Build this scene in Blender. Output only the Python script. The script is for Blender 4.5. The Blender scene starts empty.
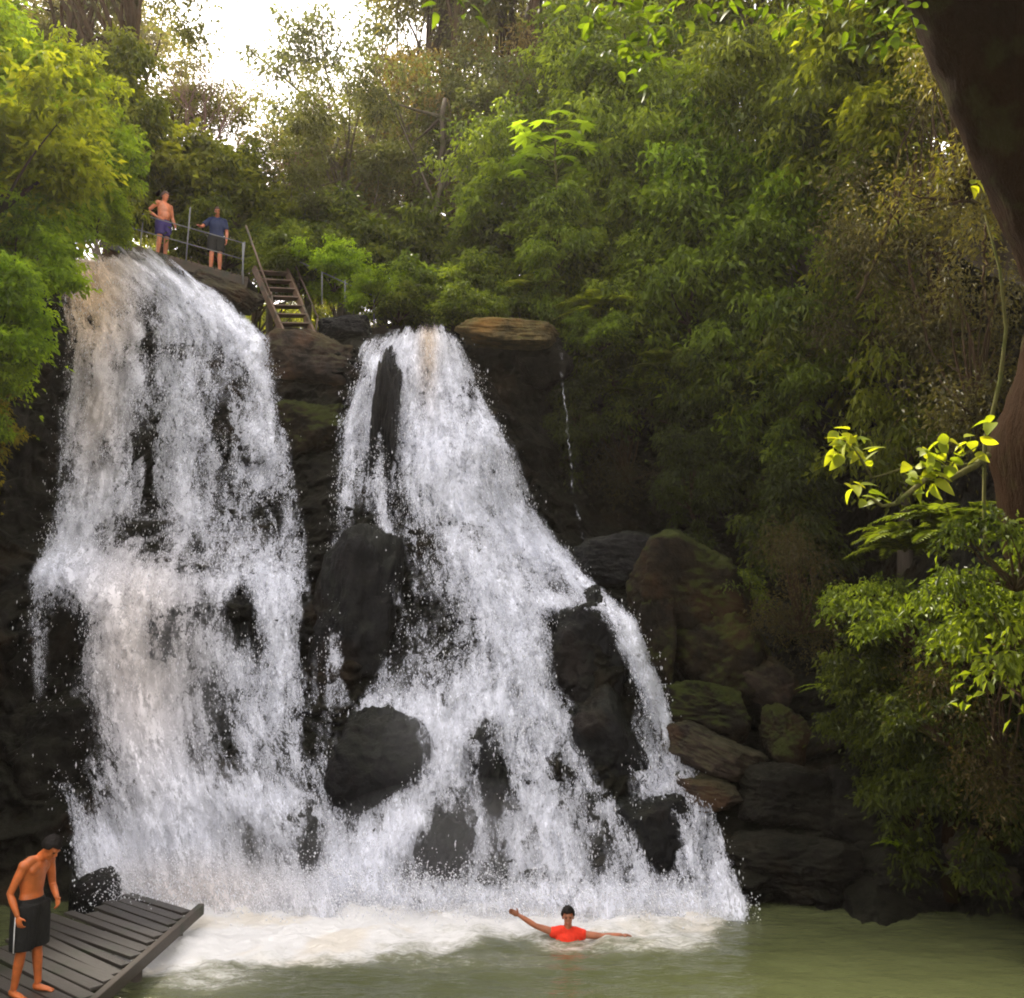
import bpy, math, random
import numpy as np
from mathutils import Vector, Matrix
from mathutils.bvhtree import BVHTree

SC = bpy.context.scene
COL = SC.collection
rng = np.random.default_rng(7)
random.seed(7)
PI = math.pi

# ------------------------------------------------------------------ camera model
F = 960.0
PITCH = math.radians(7.8)
CAMZ = 4.22
HAZE = .0003
ct, st = math.cos(PITCH), math.sin(PITCH)

def P(px, py, Y):
    """world point on the sight line through picture point (px, py) at distance Y"""
    rx, ry = (px - 512) / F, (499 - py) / F
    dy, dz = ct - ry * st, st + ry * ct
    t = Y / dy
    return Vector((rx * t, Y, CAMZ + dz * t))

def proj(X, Y, Z):
    dz = Z - CAMZ
    dep = Y * ct + dz * st
    up = -Y * st + dz * ct
    return 512 + F * X / dep, 499 - F * up / dep

def on_plane(px, py, z=0.):
    d = P(px, py, 10) - Vector((0, 0, CAMZ)); t = (z - CAMZ) / d.z
    return np.array([d.x * t, d.y * t, z])

# ------------------------------------------------------------------ numpy noise
def _h(i, j, k, seed):
    with np.errstate(over='ignore'):
        n = (i.astype(np.int64) * 374761393 + j.astype(np.int64) * 668265263 + k.astype(np.int64) * 2147483647 + seed * 974634777) & 0xffffffff
        n = ((n ^ (n >> 13)) * 1274126177) & 0xffffffff
        n = ((n ^ (n >> 16)) * 2246822519) & 0xffffffff
        n = n ^ (n >> 15)
    return n.astype(np.float64) / 4294967295.0

def vnoise(p, seed=0):
    f = np.floor(p); t = p - f; t = t * t * t * (t * (t * 6 - 15) + 10)
    i, j, k = f[..., 0], f[..., 1], f[..., 2]
    r = 0
    for a in (0, 1):
        for b in (0, 1):
            for c in (0, 1):
                w = (t[..., 0] if a else 1 - t[..., 0]) * (t[..., 1] if b else 1 - t[..., 1]) * (t[..., 2] if c else 1 - t[..., 2])
                r = r + w * _h(i + a, j + b, k + c, seed)
    return r * 2 - 1

def fbm(p, octs=4, gain=.5, lac=2.03, seed=0):
    r = 0; a = 1; s = 0
    for o in range(octs):
        r = r + a * vnoise(p, seed + o * 17); s += a; a *= gain; p = p * lac
    return r / s

def worley(p, seed=0):
    f = np.floor(p)
    d1 = np.full(p.shape[:-1], 9.); d2 = d1.copy(); cid = d1 * 0
    for a in (-1, 0, 1):
        for b in (-1, 0, 1):
            for c in (-1, 0, 1):
                i, j, k = f[..., 0] + a, f[..., 1] + b, f[..., 2] + c
                q = np.stack([i + _h(i, j, k, seed + 1), j + _h(i, j, k, seed + 2), k + _h(i, j, k, seed + 3)], -1)
                d = np.sqrt(((p - q) ** 2).sum(-1))
                h = _h(i, j, k, seed + 4)
                m = d < d1
                d2 = np.where(m, d1, np.minimum(d2, d)); cid = np.where(m, h, cid); d1 = np.where(m, d, d1)
    return d1, d2, cid

def leaf_hi(C, A_, N_, L, W, r):
    """curved leaves with a midrib and a rounded outline"""
    n = len(C); S_ = np.cross(A_, N_); S_ /= np.linalg.norm(S_, axis=1)[:, None] + 1e-9; N_ = np.cross(S_, A_)
    ts = np.array([0, .12, .3, .52, .75, .92, 1.]); wd = np.array([.02, .34, .5, .47, .3, .11, 0]); V = []
    curl = r.uniform(.05, .5, n)[:, None]; tw = r.normal(0, .25, n)[:, None]; fo = r.uniform(.1, .45, n)[:, None]
    for t, w in zip(ts, wd):
        c = C + A_ * (L[:, None] * t) - N_ * (L[:, None] * curl * t * t) + S_ * (L[:, None] * tw * .2 * t * t)
        o = S_ * (W[:, None] * w); u = N_ * (W[:, None] * w * fo)
        V += [c + o + u, c, c - o + u * (1 + tw)]
    V = np.stack(V, 1).reshape(-1, 3); k = len(ts); f = []
    for i in range(k - 1):
        for j in (0, 1): f.append((i * 3 + j, i * 3 + j + 1, i * 3 + j + 4, i * 3 + j + 3))
    return V, (np.array(f)[None] + (np.arange(n) * k * 3)[:, None, None]).reshape(-1, 4), k * 3

def unit(v): return v / (np.linalg.norm(v, axis=-1, keepdims=True) + 1e-9)

def sstep(a, b, x):
    t = np.clip((x - a) / (b - a), 0, 1); return t * t * (3 - 2 * t)

# ------------------------------------------------------------------ mesh helpers
def mesh_np(name, V, Fc, mat=None, smooth=False, attrs=None, uv=None):
    """V (n,3); Fc (m,k) array of one polygon size or list of such arrays"""
    me = bpy.data.meshes.new(name)
    V = np.ascontiguousarray(V, dtype=np.float32)
    if not isinstance(Fc, (list, tuple)): Fc = [Fc]
    Fc = [np.asarray(f, dtype=np.int32) for f in Fc if len(f)]
    nl = sum(f.size for f in Fc); nf = sum(len(f) for f in Fc)
    me.vertices.add(len(V)); me.vertices.foreach_set('co', V.ravel())
    me.loops.add(nl); li = np.concatenate([f.ravel() for f in Fc]); me.loops.foreach_set('vertex_index', li)
    me.polygons.add(nf)
    tot = np.concatenate([np.full(len(f), f.shape[1], np.int32) for f in Fc])
    start = np.concatenate([[0], np.cumsum(tot)[:-1]]).astype(np.int32)
    me.polygons.foreach_set('loop_start', start); me.polygons.foreach_set('loop_total', tot)
    me.polygons.foreach_set('use_smooth', np.full(nf, smooth))
    me.update(calc_edges=True)
    for k, v in (attrs or {}).items():
        a = me.attributes.new(k, 'FLOAT', 'POINT'); a.data.foreach_set('value', np.ascontiguousarray(v, dtype=np.float32))
    if uv is not None:
        l = me.uv_layers.new(name='UVMap'); l.data.foreach_set('uv', np.ascontiguousarray(uv[li], dtype=np.float32).ravel())
    if mat: me.materials.append(mat)
    me.validate()
    return me

def link(name, me, parent=None, loc=None):
    o = bpy.data.objects.new(name, me); COL.objects.link(o)
    if parent: o.parent = parent
    if loc is not None: o.location = loc
    return o

def tag(o, label, cat, group=None):
    o['label'] = label; o['category'] = cat
    if group: o['group'] = group
    return o

def thing(name, label, cat, loc=(0, 0, 0), rz=0, group=None, scale=1):
    o = bpy.data.objects.new(name, None); COL.objects.link(o)
    o.location = loc; o.rotation_euler = (0, 0, rz)
    o.scale = (scale,) * 3 if not hasattr(scale, '__len__') else scale
    o.empty_display_size = .1
    return tag(o, label, cat, group)

def grid_faces(nr, nc):
    i = np.arange(nr - 1)[:, None] * nc + np.arange(nc - 1)[None]
    return np.stack([i, i + 1, i + nc + 1, i + nc], -1).reshape(-1, 4)

class MB:
    """collects tubes / boxes / ellipsoids into one mesh"""
    def __init__(s): s.v = []; s.q = []; s.t = []; s.n = 0; s.x = []
    def add(s, V, q=None, t=None, x=0.):
        V = np.asarray(V, float)
        if q is not None and len(q): s.q.append(np.asarray(q) + s.n)
        if t is not None and len(t): s.t.append(np.asarray(t) + s.n)
        s.v.append(V); s.n += len(V); s.x.append(np.full(len(V), x))
    def tube(s, pts, rad, seg=8, cap=True, ref=None, rad2=None, noise=0):
        pts = np.asarray(pts, float); n = len(pts)
        rad = np.broadcast_to(np.asarray(rad, float), (n,)); r2 = rad if rad2 is None else np.broadcast_to(np.asarray(rad2, float), (n,))
        T = np.gradient(pts, axis=0); T /= np.linalg.norm(T, axis=1)[:, None] + 1e-9
        w = np.array(ref if ref is not None else ((1, 0, 0) if abs(T[0][0]) < .8 else (0, 1, 0)), float)
        rings = []
        th = np.arange(seg) / seg * 2 * PI
        for i in range(n):
            w = (np.array(ref, float) if ref is not None else w); w = w - T[i] * (w @ T[i]); w /= np.linalg.norm(w) + 1e-9
            d = np.cross(T[i], w)
            m = 1 + (noise * rng.standard_normal(seg) if noise else 0)
            rings.append(pts[i] + (np.cos(th) * rad[i] * m)[:, None] * w + (np.sin(th) * r2[i] * m)[:, None] * d)
        V = np.concatenate(rings)
        a = np.arange(n - 1)[:, None] * seg + np.arange(seg)[None]; b = np.arange(n - 1)[:, None] * seg + (np.arange(seg)[None] + 1) % seg
        q = np.stack([a, b, b + seg, a + seg], -1).reshape(-1, 4)
        t = []
        if cap:
            V = np.concatenate([V, pts[:1], pts[-1:]]); c0 = n * seg
            for k in range(seg):
                t.append((c0, (k + 1) % seg, k)); t.append((c0 + 1, (n - 1) * seg + k, (n - 1) * seg + (k + 1) % seg))
        s.add(V, q, t)
    def ell(s, c, r, R=None, nu=14, nv=10):
        u = np.arange(nu) / nu * 2 * PI; v = np.linspace(0, PI, nv + 1)[1:-1]
        V = np.stack([np.outer(np.sin(v), np.cos(u)), np.outer(np.sin(v), np.sin(u)), np.outer(np.cos(v), np.ones(nu))], -1).reshape(-1, 3)
        V = np.concatenate([V, [[0, 0, 1], [0, 0, -1]]]) * np.asarray(r, float)
        if R is not None: V = V @ np.asarray(R).T
        m = nv - 1
        a = np.arange(m - 1)[:, None] * nu + np.arange(nu)[None]; b = np.arange(m - 1)[:, None] * nu + (np.arange(nu)[None] + 1) % nu
        q = np.stack([a, a + nu, b + nu, b], -1).reshape(-1, 4); t = []
        for k in range(nu):
            t.append((m * nu, k, (k + 1) % nu)); t.append((m * nu + 1, (m - 1) * nu + (k + 1) % nu, (m - 1) * nu + k))
        s.add(V + np.asarray(c, float), q, t)
    def box(s, c, ax, ay, az):
        """c centre, half axes vectors"""
        c = np.asarray(c, float); ax, ay, az = (np.asarray(k, float) for k in (ax, ay, az))
        V = [c + i * ax + j * ay + k * az for i in (-1, 1) for j in (-1, 1) for k in (-1, 1)]
        q = [(0, 1, 3, 2), (4, 6, 7, 5), (0, 4, 5, 1), (2, 3, 7, 6), (0, 2, 6, 4), (1, 5, 7, 3)]
        s.add(V, q)
    def mesh(s, name, mat, smooth=True, attrs=None):
        V = np.concatenate(s.v); f = []
        if s.q: f.append(np.concatenate(s.q))
        if s.t: f.append(np.concatenate(s.t))
        return mesh_np(name, V, f, mat, smooth, attrs)

def bevelled(o, w=.008):
    m = o.modifiers.new('Bevel', 'BEVEL'); m.width = w; m.segments = 2; m.limit_method = 'ANGLE'
    return o

# ------------------------------------------------------------------ materials
class NT:
    def __init__(s, name, world=None):
        if world: s.m = world
        else: s.m = bpy.data.materials.new(name)
        s.m.use_nodes = True; s.t = s.m.node_tree; s.t.nodes.clear()
    def n(s, typ, inputs=None, **kw):
        nd = s.t.nodes.new(typ)
        for k, v in kw.items(): setattr(nd, k, v)
        for k, v in (inputs or {}).items():
            sock = nd.inputs[k]
            if isinstance(v, bpy.types.NodeSocket): s.t.links.new(v, sock)
            else: sock.default_value = v
        return nd
    def math(s, op, a, b=0., c=0., clamp=False):
        nd = s.n('ShaderNodeMath', {0: a, 1: b, 2: c}, operation=op, use_clamp=clamp); return nd.outputs[0]
    def mix(s, f, a, b, blend='MIX'):
        nd = s.n('ShaderNodeMix', data_type='RGBA', blend_type=blend)
        for sock, v in ((nd.inputs[0], f), (nd.inputs[6], a), (nd.inputs[7], b)):
            if isinstance(v, bpy.types.NodeSocket): s.t.links.new(v, sock)
            else: sock.default_value = v if not isinstance(v, tuple) or len(v) == 4 else v + (1,)
        return nd.outputs[2]
    def noise(s, vec, scale, detail=4, rough=.55, dist=0., out=0):
        nd = s.n('ShaderNodeTexNoise', {'Scale': scale, 'Detail': detail, 'Roughness': rough, 'Distortion': dist})
        if vec is not None: s.t.links.new(vec, nd.inputs['Vector'])
        return nd.outputs[out]
    def ramp(s, f, stops, interp='LINEAR'):
        nd = s.n('ShaderNodeValToRGB', {0: f}); r = nd.color_ramp; r.interpolation = interp
        while len(r.elements) < len(stops): r.elements.new(.5)
        for e, (p, c) in zip(r.elements, stops): e.position = p; e.color = c if len(c) == 4 else c + (1,)
        return nd.outputs[0]
    def smooth(s, x, a, b):
        nd = s.n('ShaderNodeMapRange', {0: x, 1: a, 2: b, 3: 0., 4: 1.}, interpolation_type='SMOOTHSTEP'); return nd.outputs[0]
    def pos(s): return s.n('ShaderNodeNewGeometry').outputs['Position']
    def attr(s, k): return s.n('ShaderNodeAttribute', attribute_name=k).outputs['Fac']
    def out(s, sh): s.t.links.new(sh, s.n('ShaderNodeOutputMaterial').inputs[0]); return s.m
    def bump(s, h, strength=.5, dist=.05): return s.n('ShaderNodeBump', {'Strength': strength, 'Distance': dist, 'Height': h}).outputs[0]
    def pbsdf(s, color, rough=.6, normal=None, spec=.4, **kw):
        i = {'Base Color': color if isinstance(color, bpy.types.NodeSocket) else (tuple(color) + (1,))[:4], 'Roughness': rough, 'Specular IOR Level': spec}
        if normal is not None: i['Normal'] = normal
        i.update(kw)
        return s.n('ShaderNodeBsdfPrincipled', i).outputs[0]

def leaf_mat(name, dark, mid, light, transl=.35, gloss=.25):
    m = NT(name)
    lv = m.attr('leafv'); cl = m.attr('clump')
    f = m.math('ADD', m.math('MULTIPLY', lv, .4), m.math('MULTIPLY', cl, .6))
    c = m.ramp(f, [(0.1, dark), (.5, mid), (.95, light)])
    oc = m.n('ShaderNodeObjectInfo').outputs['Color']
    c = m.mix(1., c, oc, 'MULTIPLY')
    d = m.n('ShaderNodeBsdfPrincipled', {'Base Color': c, 'Roughness': .5, 'Specular IOR Level': gloss}).outputs[0]
    tcol = m.mix(1., c, (1.5, 1.45, .6, 1), 'MULTIPLY')
    t = m.n('ShaderNodeBsdfTranslucent', {'Color': tcol}).outputs[0]
    return m.out(m.n('ShaderNodeMixShader', {0: transl, 1: d, 2: t}).outputs[0])

LEAF = leaf_mat('leaf_green', (.044, .060, .008), (.128, .160, .015), (.27, .31, .034), .46)
LEAF_Y = leaf_mat('leaf_yellow_green', (.105, .145, .010), (.24, .315, .018), (.41, .48, .035), .62)
LEAF_D = leaf_mat('leaf_dusky', (.045, .048, .018), (.095, .10, .034), (.17, .165, .06), .45)
LEAF_B = leaf_mat('leaf_olive_brown', (.055, .05, .02), (.10, .09, .032), (.16, .135, .05), .4)
LEAF_NEAR = leaf_mat('leaf_lime', (.13, .18, .012), (.22, .26, .015), (.36, .36, .02), .55)

def bark_mat(name, a, b, moss=0.):
    m = NT(name); p = m.pos()
    mp = m.n('ShaderNodeMapping', {'Vector': p, 'Scale': (1, 1, .25)}).outputs[0]
    n1 = m.noise(mp, 9, 6, .65); n2 = m.noise(p, 2.2, 4)
    c = m.mix(n1, a + (1,), b + (1,))
    c = m.mix(m.math('MULTIPLY', m.smooth(n2, .5, .65), moss), c, (.05, .07, .015, 1))
    return m.out(m.pbsdf(c, .85, m.bump(n1, .9, .08), .02))
BARK = bark_mat('bark_grey', (.05, .04, .03), (.14, .115, .09), .4)
BARK_D = bark_mat('bark_dark', (.03, .02, .012), (.08, .05, .03), .3)
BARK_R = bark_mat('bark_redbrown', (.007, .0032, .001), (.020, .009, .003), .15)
BARK_P = bark_mat('bark_pale_moss', (.055, .055, .018), (.13, .12, .045), .5)

def rock_mat(name, base_d, base_l, mossy=.5, wet=.35, spec=.14):
    m = NT(name); p = m.pos(); g = m.n('ShaderNodeNewGeometry')
    n1 = m.noise(p, 1.3, 8, .62); n2 = m.noise(p, 6.5, 8, .68); n3 = m.noise(p, .55, 5, .6)
    c = m.mix(m.smooth(m.math('ADD', m.math('MULTIPLY', n1, .6), m.math('MULTIPLY', n2, .4)), .4, .62), base_d + (1,), base_l + (1,))
    c = m.mix(m.smooth(n3, .52, .66), c, (base_l[0] * 1.25, base_l[1] * .95, base_l[2] * .7, 1))
    nz = m.n('ShaderNodeSeparateXYZ', {0: g.outputs['Normal']}).outputs[2]
    mo = m.math('MULTIPLY', m.smooth(m.math('ADD', n1, m.math('MULTIPLY', nz, .25)), .52, .68), mossy)
    mcol = m.mix(n2, (.012, .022, .004, 1), (.06, .085, .010, 1))
    c = m.mix(mo, c, mcol)
    h = m.math('ADD', m.math('MULTIPLY', n2, .6), m.math('MULTIPLY', n1, 1.))
    h = m.math('ADD', h, m.math('MULTIPLY', m.noise(p, 22, 4, .6), .2))
    rough = m.math('ADD', m.math('MULTIPLY', n2, .5), .55 - wet, clamp=True)
    rough = m.math('ADD', rough, m.math('MULTIPLY', mo, .4), clamp=True)
    return m.out(m.pbsdf(c, rough, m.bump(h, .9, .12), spec))
ROCK = rock_mat('rock_wet_basalt', (.003, .0027, .0022), (.013, .011, .009), .05, .25, .07)
ROCK_B = rock_mat('rock_wet_boulder', (.003, .003, .0034), (.010, .0095, .0105), .08, .3, .16)
ROCK_M = rock_mat('rock_mossy', (.006, .0045, .003), (.026, .018, .011), .5, .1, .08)
ROCK_Y = rock_mat('rock_ochre', (.06, .045, .02), (.19, .14, .06), .5, .05)
ROCK_BR = rock_mat('rock_brown', (.014, .010, .008), (.062, .045, .034), .25, .12)

def wood_mat(name, a, b, axis=(1, 1, 1), rough=.6):
    m = NT(name)
    oc = m.n('ShaderNodeTexCoord').outputs['Object']
    mp = m.n('ShaderNodeMapping', {'Vector': oc, 'Scale': axis}).outputs[0]
    n1 = m.noise(mp, 6, 8, .7, .4); n2 = m.noise(m.pos(), 2.2, 4)
    rnd = m.n('ShaderNodeObjectInfo').outputs['Random']
    c = m.mix(n1, a + (1,), b + (1,))
    c = m.mix(m.math('MULTIPLY', rnd, .85), c, (a[0] * .6, a[1] * .6, a[2] * .6, 1))
    c = m.mix(m.smooth(n2, .52, .7), c, (.03, .035, .02, 1))
    return m.out(m.pbsdf(c, m.math('ADD', m.math('MULTIPLY', n1, .4), rough - .25), m.bump(n1, .5, .01), .4))
PLANK = wood_mat('wet_grey_planks', (.03, .026, .021), (.088, .078, .066), (1, 14, 14), .45)
BEAM = wood_mat('weathered_beam', (.05, .04, .03), (.12, .092, .07), (14, 1, 14), .65)
STAIRW = wood_mat('stair_wood', (.11, .068, .045), (.23, .15, .10), (8, 8, 1), .7)
BRDECK = wood_mat('bridge_wood', (.05, .035, .022), (.13, .09, .055), (1, 8, 8), .7)

def plain(name, col, rough=.6, spec=.4, scale=30, var=.25, **kw):
    m = NT(name); n = m.noise(m.pos(), scale, 4)
    c = m.mix(n, tuple(k * (1 - var) for k in col) + (1,), tuple(min(1, k * (1 + var)) for k in col) + (1,))
    return m.out(m.pbsdf(c, rough, m.bump(n, .15, .01), spec, **kw))
METAL = plain('galvanised_rail', (.17, .17, .165), .6, .2, 20)
def skin_mat(name, col):
    m = NT(name); p = m.n('ShaderNodeTexCoord').outputs['Object']
    n1 = m.noise(p, 6, 5, .6); n2 = m.noise(p, 45, 4, .6)
    c = m.mix(m.smooth(n1, .35, .65), tuple(k * .72 for k in col) + (1,), (min(1, col[0] * 1.18), col[1] * 1.02, col[2] * .95, 1))
    c = m.mix(m.math('MULTIPLY', n2, .3), c, (col[0] * .8, col[1] * .5, col[2] * .4, 1))
    return m.out(m.pbsdf(c, .36, m.bump(m.math('ADD', n1, m.math('MULTIPLY', n2, .3)), .35, .015), .35))
def cloth_mat(name, col):
    m = NT(name); p = m.n('ShaderNodeTexCoord').outputs['Object']
    mp = m.n('ShaderNodeMapping', {'Vector': p, 'Scale': (1, 1, .45)}).outputs[0]
    n1 = m.noise(mp, 9, 5, .55, 1.2); n2 = m.noise(p, 60, 3)
    c = m.mix(n1, tuple(k * .6 for k in col) + (1,), tuple(min(1, k * 1.35) for k in col) + (1,))
    return m.out(m.pbsdf(c, .8, m.bump(n1, .9, .04), .2))
SKIN = skin_mat('skin_tan', (.50, .155, .045))
SKIN_R = skin_mat('skin_ruddy', (.56, .22, .11))
SKIN_D = skin_mat('skin_brown', (.36, .15, .08))
HAIR = plain('hair_black', (.008, .006, .005), .6, .15, 80, .5)
HAIR_BR = plain('hair_greying', (.10, .06, .045), .6, .3, 80, .4)
CLOTH_BK = cloth_mat('cloth_black', (.014, .014, .013))
CLOTH_NAVY = cloth_mat('cloth_navy', (.016, .026, .07))
CLOTH_VIOLET = cloth_mat('cloth_violet', (.05, .035, .14))
CLOTH_RED = cloth_mat('cloth_red', (.85, .045, .02))
CLOTH_WHITE = plain('stripe_white', (.7, .7, .7), .7, .2)
EYE = plain('eye_dark', (.02, .015, .01), .2, .5)
LIP = plain('lips', (.32, .09, .06), .5, .4)

# ------------------------------------------------------------------ terrain
CTRL = [(-420, 150, 10), (-420, 500, 9), (-420, 900, 8), (-160, 200, 17), (-160, 500, 15.5), (-160, 750, 14.5), (-160, 900, 13.4),
 (0, 250, 21), (0, 420, 20.3), (0, 540, 19.6), (0, 600, 18.3), (0, 700, 17.8), (0, 800, 16.9), (0, 900, 15.6),
 (60, 258, 23), (60, 420, 21.8), (60, 550, 20.2), (60, 578, 18.7), (60, 700, 18.1), (60, 830, 16.8), (60, 905, 15.8),
 (150, 258, 23.6), (150, 420, 22), (150, 550, 20.2), (150, 590, 18.9), (150, 700, 18.2), (150, 800, 17), (150, 908, 15.8),
 (230, 300, 23.6), (230, 420, 22.2), (230, 550, 20.2), (230, 600, 19), (230, 720, 18.0), (230, 800, 17), (230, 908, 15.7),
 (300, 345, 23.2), (300, 450, 22.2), (300, 560, 20.6), (300, 700, 18.8), (300, 800, 17.2), (300, 908, 15.7),
 (370, 335, 23), (370, 450, 21.9), (370, 600, 20), (370, 700, 18.6), (370, 800, 17.1), (370, 908, 15.6),
 (430, 330, 22.8), (430, 450, 21.3), (430, 600, 19.4), (430, 700, 18.2), (430, 800, 17), (430, 908, 15.6),
 (500, 335, 23), (500, 450, 21.4), (500, 560, 19.8), (500, 700, 18), (500, 800, 17), (500, 908, 15.6),
 (560, 340, 23.6), (560, 450, 24), (560, 540, 21.5), (560, 610, 19), (560, 700, 18), (560, 800, 16.9), (560, 908, 15.6),
 (640, 330, 25.2), (640, 450, 27.6), (640, 540, 24.5), (640, 610, 19), (640, 700, 18), (640, 800, 16.9), (640, 912, 15.5),
 (740, 300, 25), (740, 450, 27.8), (740, 560, 25.5), (740, 700, 19.6), (740, 800, 17.3), (740, 915, 15.4),
 (850, 260, 22), (850, 450, 26), (850, 600, 23), (850, 700, 18.8), (850, 800, 17), (850, 915, 15.2),
 (940, 260, 19), (940, 450, 19.5), (940, 600, 17.5), (940, 700, 16.8), (940, 800, 15.9), (940, 915, 15.1),
 (1030, 300, 16), (1030, 500, 15.6), (1030, 700, 15.4), (1030, 915, 14.9),
 (1160, 450, 12.6), (1160, 700, 12.4), (1160, 930, 12.4), (1400, 450, 10), (1400, 930, 10)]
cp = np.array([[(lambda q: q.x / q.y)(P(*c)), P(*c).z, c[2]] for c in CTRL])

def _tps(r): return np.where(r > 1e-9, r * r * np.log(r + 1e-12), 0)
_S = np.array([12., 1.])
def fit(pts, val):
    q = pts * _S
    K = _tps(np.linalg.norm(q[:, None] - q[None], axis=-1)); n = len(q)
    K += np.eye(n) * .02
    Pm = np.concatenate([np.ones((n, 1)), q], 1)
    A = np.zeros((n + 3, n + 3)); A[:n, :n] = K; A[:n, n:] = Pm; A[n:, :n] = Pm.T
    return q, np.linalg.solve(A, np.concatenate([val, np.zeros(3)]))
_q, _c = fit(cp[:, :2], cp[:, 2])
def D(a, z):
    """distance of the smooth cliff face"""
    s = np.stack([np.ravel(a) * 12., np.ravel(z)], -1)
    r = np.zeros(len(s))
    for i in range(0, len(s), 40000):
        b = s[i:i + 40000]
        r[i:i + 40000] = _tps(np.linalg.norm(b[:, None] - _q[None], axis=-1)) @ _c[:-3] + _c[-3] + b @ _c[-2:]
    return np.clip(r.reshape(np.shape(a)), 7, 28)

# height of the brink along the face
_bx = [-600, -160, 0, 60, 150, 215, 265, 300, 370, 440, 560, 650, 740, 850, 940, 1030, 1200, 1500]
_by = [120, 170, 245, 258, 258, 290, 338, 345, 335, 329, 338, 325, 300, 265, 250, 290, 430, 450]
_bd = [9, 17, 21, 23, 23.6, 23.6, 23.3, 23.2, 23, 22.8, 23.6, 25.5, 25, 22, 19, 16, 12.4, 9.5]
_ba = np.array([P(x, y, d).x / d for x, y, d in zip(_bx, _by, _bd)]); _bz = np.array([P(x, y, d).z for x, y, d in zip(_bx, _by, _bd)])
def ztop(a): return np.interp(a, _ba, _bz)
def slope(a): return np.interp(a, [-.8, -.5, -.42, -.3, -.1, .05, .2, .4, .55, .9], [.5, .45, .12, .03, .03, .16, .5, .6, .5, .3])

def rock_disp(p, am=1.0):
    """blocky basalt: big and small blocks plus roughness; positive = towards the viewer"""
    w = p + .9 * np.stack([fbm(p * .9, 4, seed=3), fbm(p * .9, 4, seed=5), .6 * fbm(p * .9, 4, seed=9)], -1)
    d1, d2, c1 = worley(w * np.array([.55, .55, .75]), 11)
    e1, e2, c2 = worley(w * np.array([1.5, 1.5, 2.7]), 23)
    r = (c1 - .5) * .95 * sstep(0, .3, d2 - d1) + (c2 - .5) * .36 * sstep(0, .3, e2 - e1)
    ridge = 1 - np.abs(fbm(w * np.array([.8, .8, 1.3]), 4, .55, seed=44)) * 2.2
    return am * (r + .22 * ridge - .1 + .28 * fbm(p * 1.3, 5, .6, seed=31) + .08 * fbm(p * 6, 3, .6, seed=37))

na_v = 620
A = np.concatenate([np.linspace(-.95, -.58, 40)[:-1], np.linspace(-.58, .60, na_v), np.linspace(.60, 1.2, 40)[1:]])
NF, NP = 380, 90
zt = ztop(A)
rows = []
tf = np.linspace(0, 1, NF)
Ag = np.repeat(A[None], NF, 0); Zg = -1.5 + tf[:, None] * (zt[None] + 1.5)
Yg = D(Ag, Zg)
pos = np.stack([Ag * Yg, Yg, Zg], -1)
disp = rock_disp(pos)
fade = np.where(tf > .97, (1 - tf) / .03, 1)[:, None]
Yd = Yg - disp * (.25 + .75 * fade)
face = np.stack([Ag * Yd, Yd, Zg], -1)
# rounded brink then hillside
tp = (np.linspace(0, 1, NP + 1)[1:]) ** 2.2
y0 = Yd[-1]
Yp = y0[None] + tp[:, None] * (150 - y0[None]); Ap = np.repeat(A[None], NP, 0)
def hill(a, dy, x, y):
    return ztop(a) + 1.5 * sstep(1.0, 3.4, dy) * sstep(-.28, -.25, a) + slope(a) * np.minimum(dy, 26) + .04 * np.maximum(dy - 26, 0) + .5 * fbm(np.stack([x * .3, y * .3, x * 0], -1), 4, seed=77) * sstep(0, 3, dy)
Zp = hill(Ap, Yp - y0[None], Ap * Yp, Yp)
top = np.stack([Ap * Yp, Yp, Zp], -1)
TV = np.concatenate([face, top]).reshape(-1, 3)
TF = grid_faces(NF + NP, len(A))
cliff_me = mesh_np('cliff', TV, TF, None, True)
# soil / leaf litter above, rock on the face
m = NT('cliff_rock_and_soil'); p = m.pos()
cliff_me.materials.append(ROCK)
soil = NT('forest_soil'); sp = soil.pos(); sn = soil.noise(sp, 5, 8, .7)
cliff_me.materials.append(soil.out(soil.pbsdf(soil.mix(sn, (.012, .008, .005, 1), (.045, .03, .014, 1)), .9, soil.bump(sn, .8, .1), .2)))
mi = np.zeros((NF + NP - 1, len(A) - 1), np.int32); mi[NF + 3:] = 1
cliff_me.polygons.foreach_set('material_index', mi.ravel())
cliff = link('cliff', cliff_me); cliff['kind'] = 'structure'
BV = BVHTree.FromPolygons([tuple(v) for v in TV.tolist()], [tuple(f) for f in TF.tolist()])

def hit(px, py):
    d = (P(px, py, 10) - Vector((0, 0, CAMZ))).normalized()
    h = BV.ray_cast(Vector((0, 0, CAMZ)), d)
    return h[0], h[1]
def ground(x, y):
    h = BV.ray_cast(Vector((x, y, 80)), Vector((0, 0, -1)))
    return h[0].z if h[0] else 0

# near bank under the viewer and the bed of the pool
n = 60
gx, gy = np.meshgrid(np.linspace(-200, 200, 161), np.linspace(-200, 180, 161))
gz = -1.6 + 5. * sstep(7, 1, gy + .15 * np.abs(gx)) + 0 * gx
gz = np.maximum(gz, np.where(gy < 12, -1.6 + 9 * sstep(9, 16, np.abs(gx)), -1.6))
gz = gz + .25 * fbm(np.stack([gx * .3, gy * .3, gx * 0], -1), 3, seed=5)
gz = np.where(gy > 20, -3, gz); gz = np.where((np.abs(gx) < 10) & (np.abs(gy) < 3), np.minimum(gz, 2.6), gz)
ground_o = link('ground', mesh_np('ground', np.stack([gx, gy, gz], -1).reshape(-1, 3), grid_faces(161, 161), cliff_me.materials[1], True)); ground_o['kind'] = 'structure'

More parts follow.
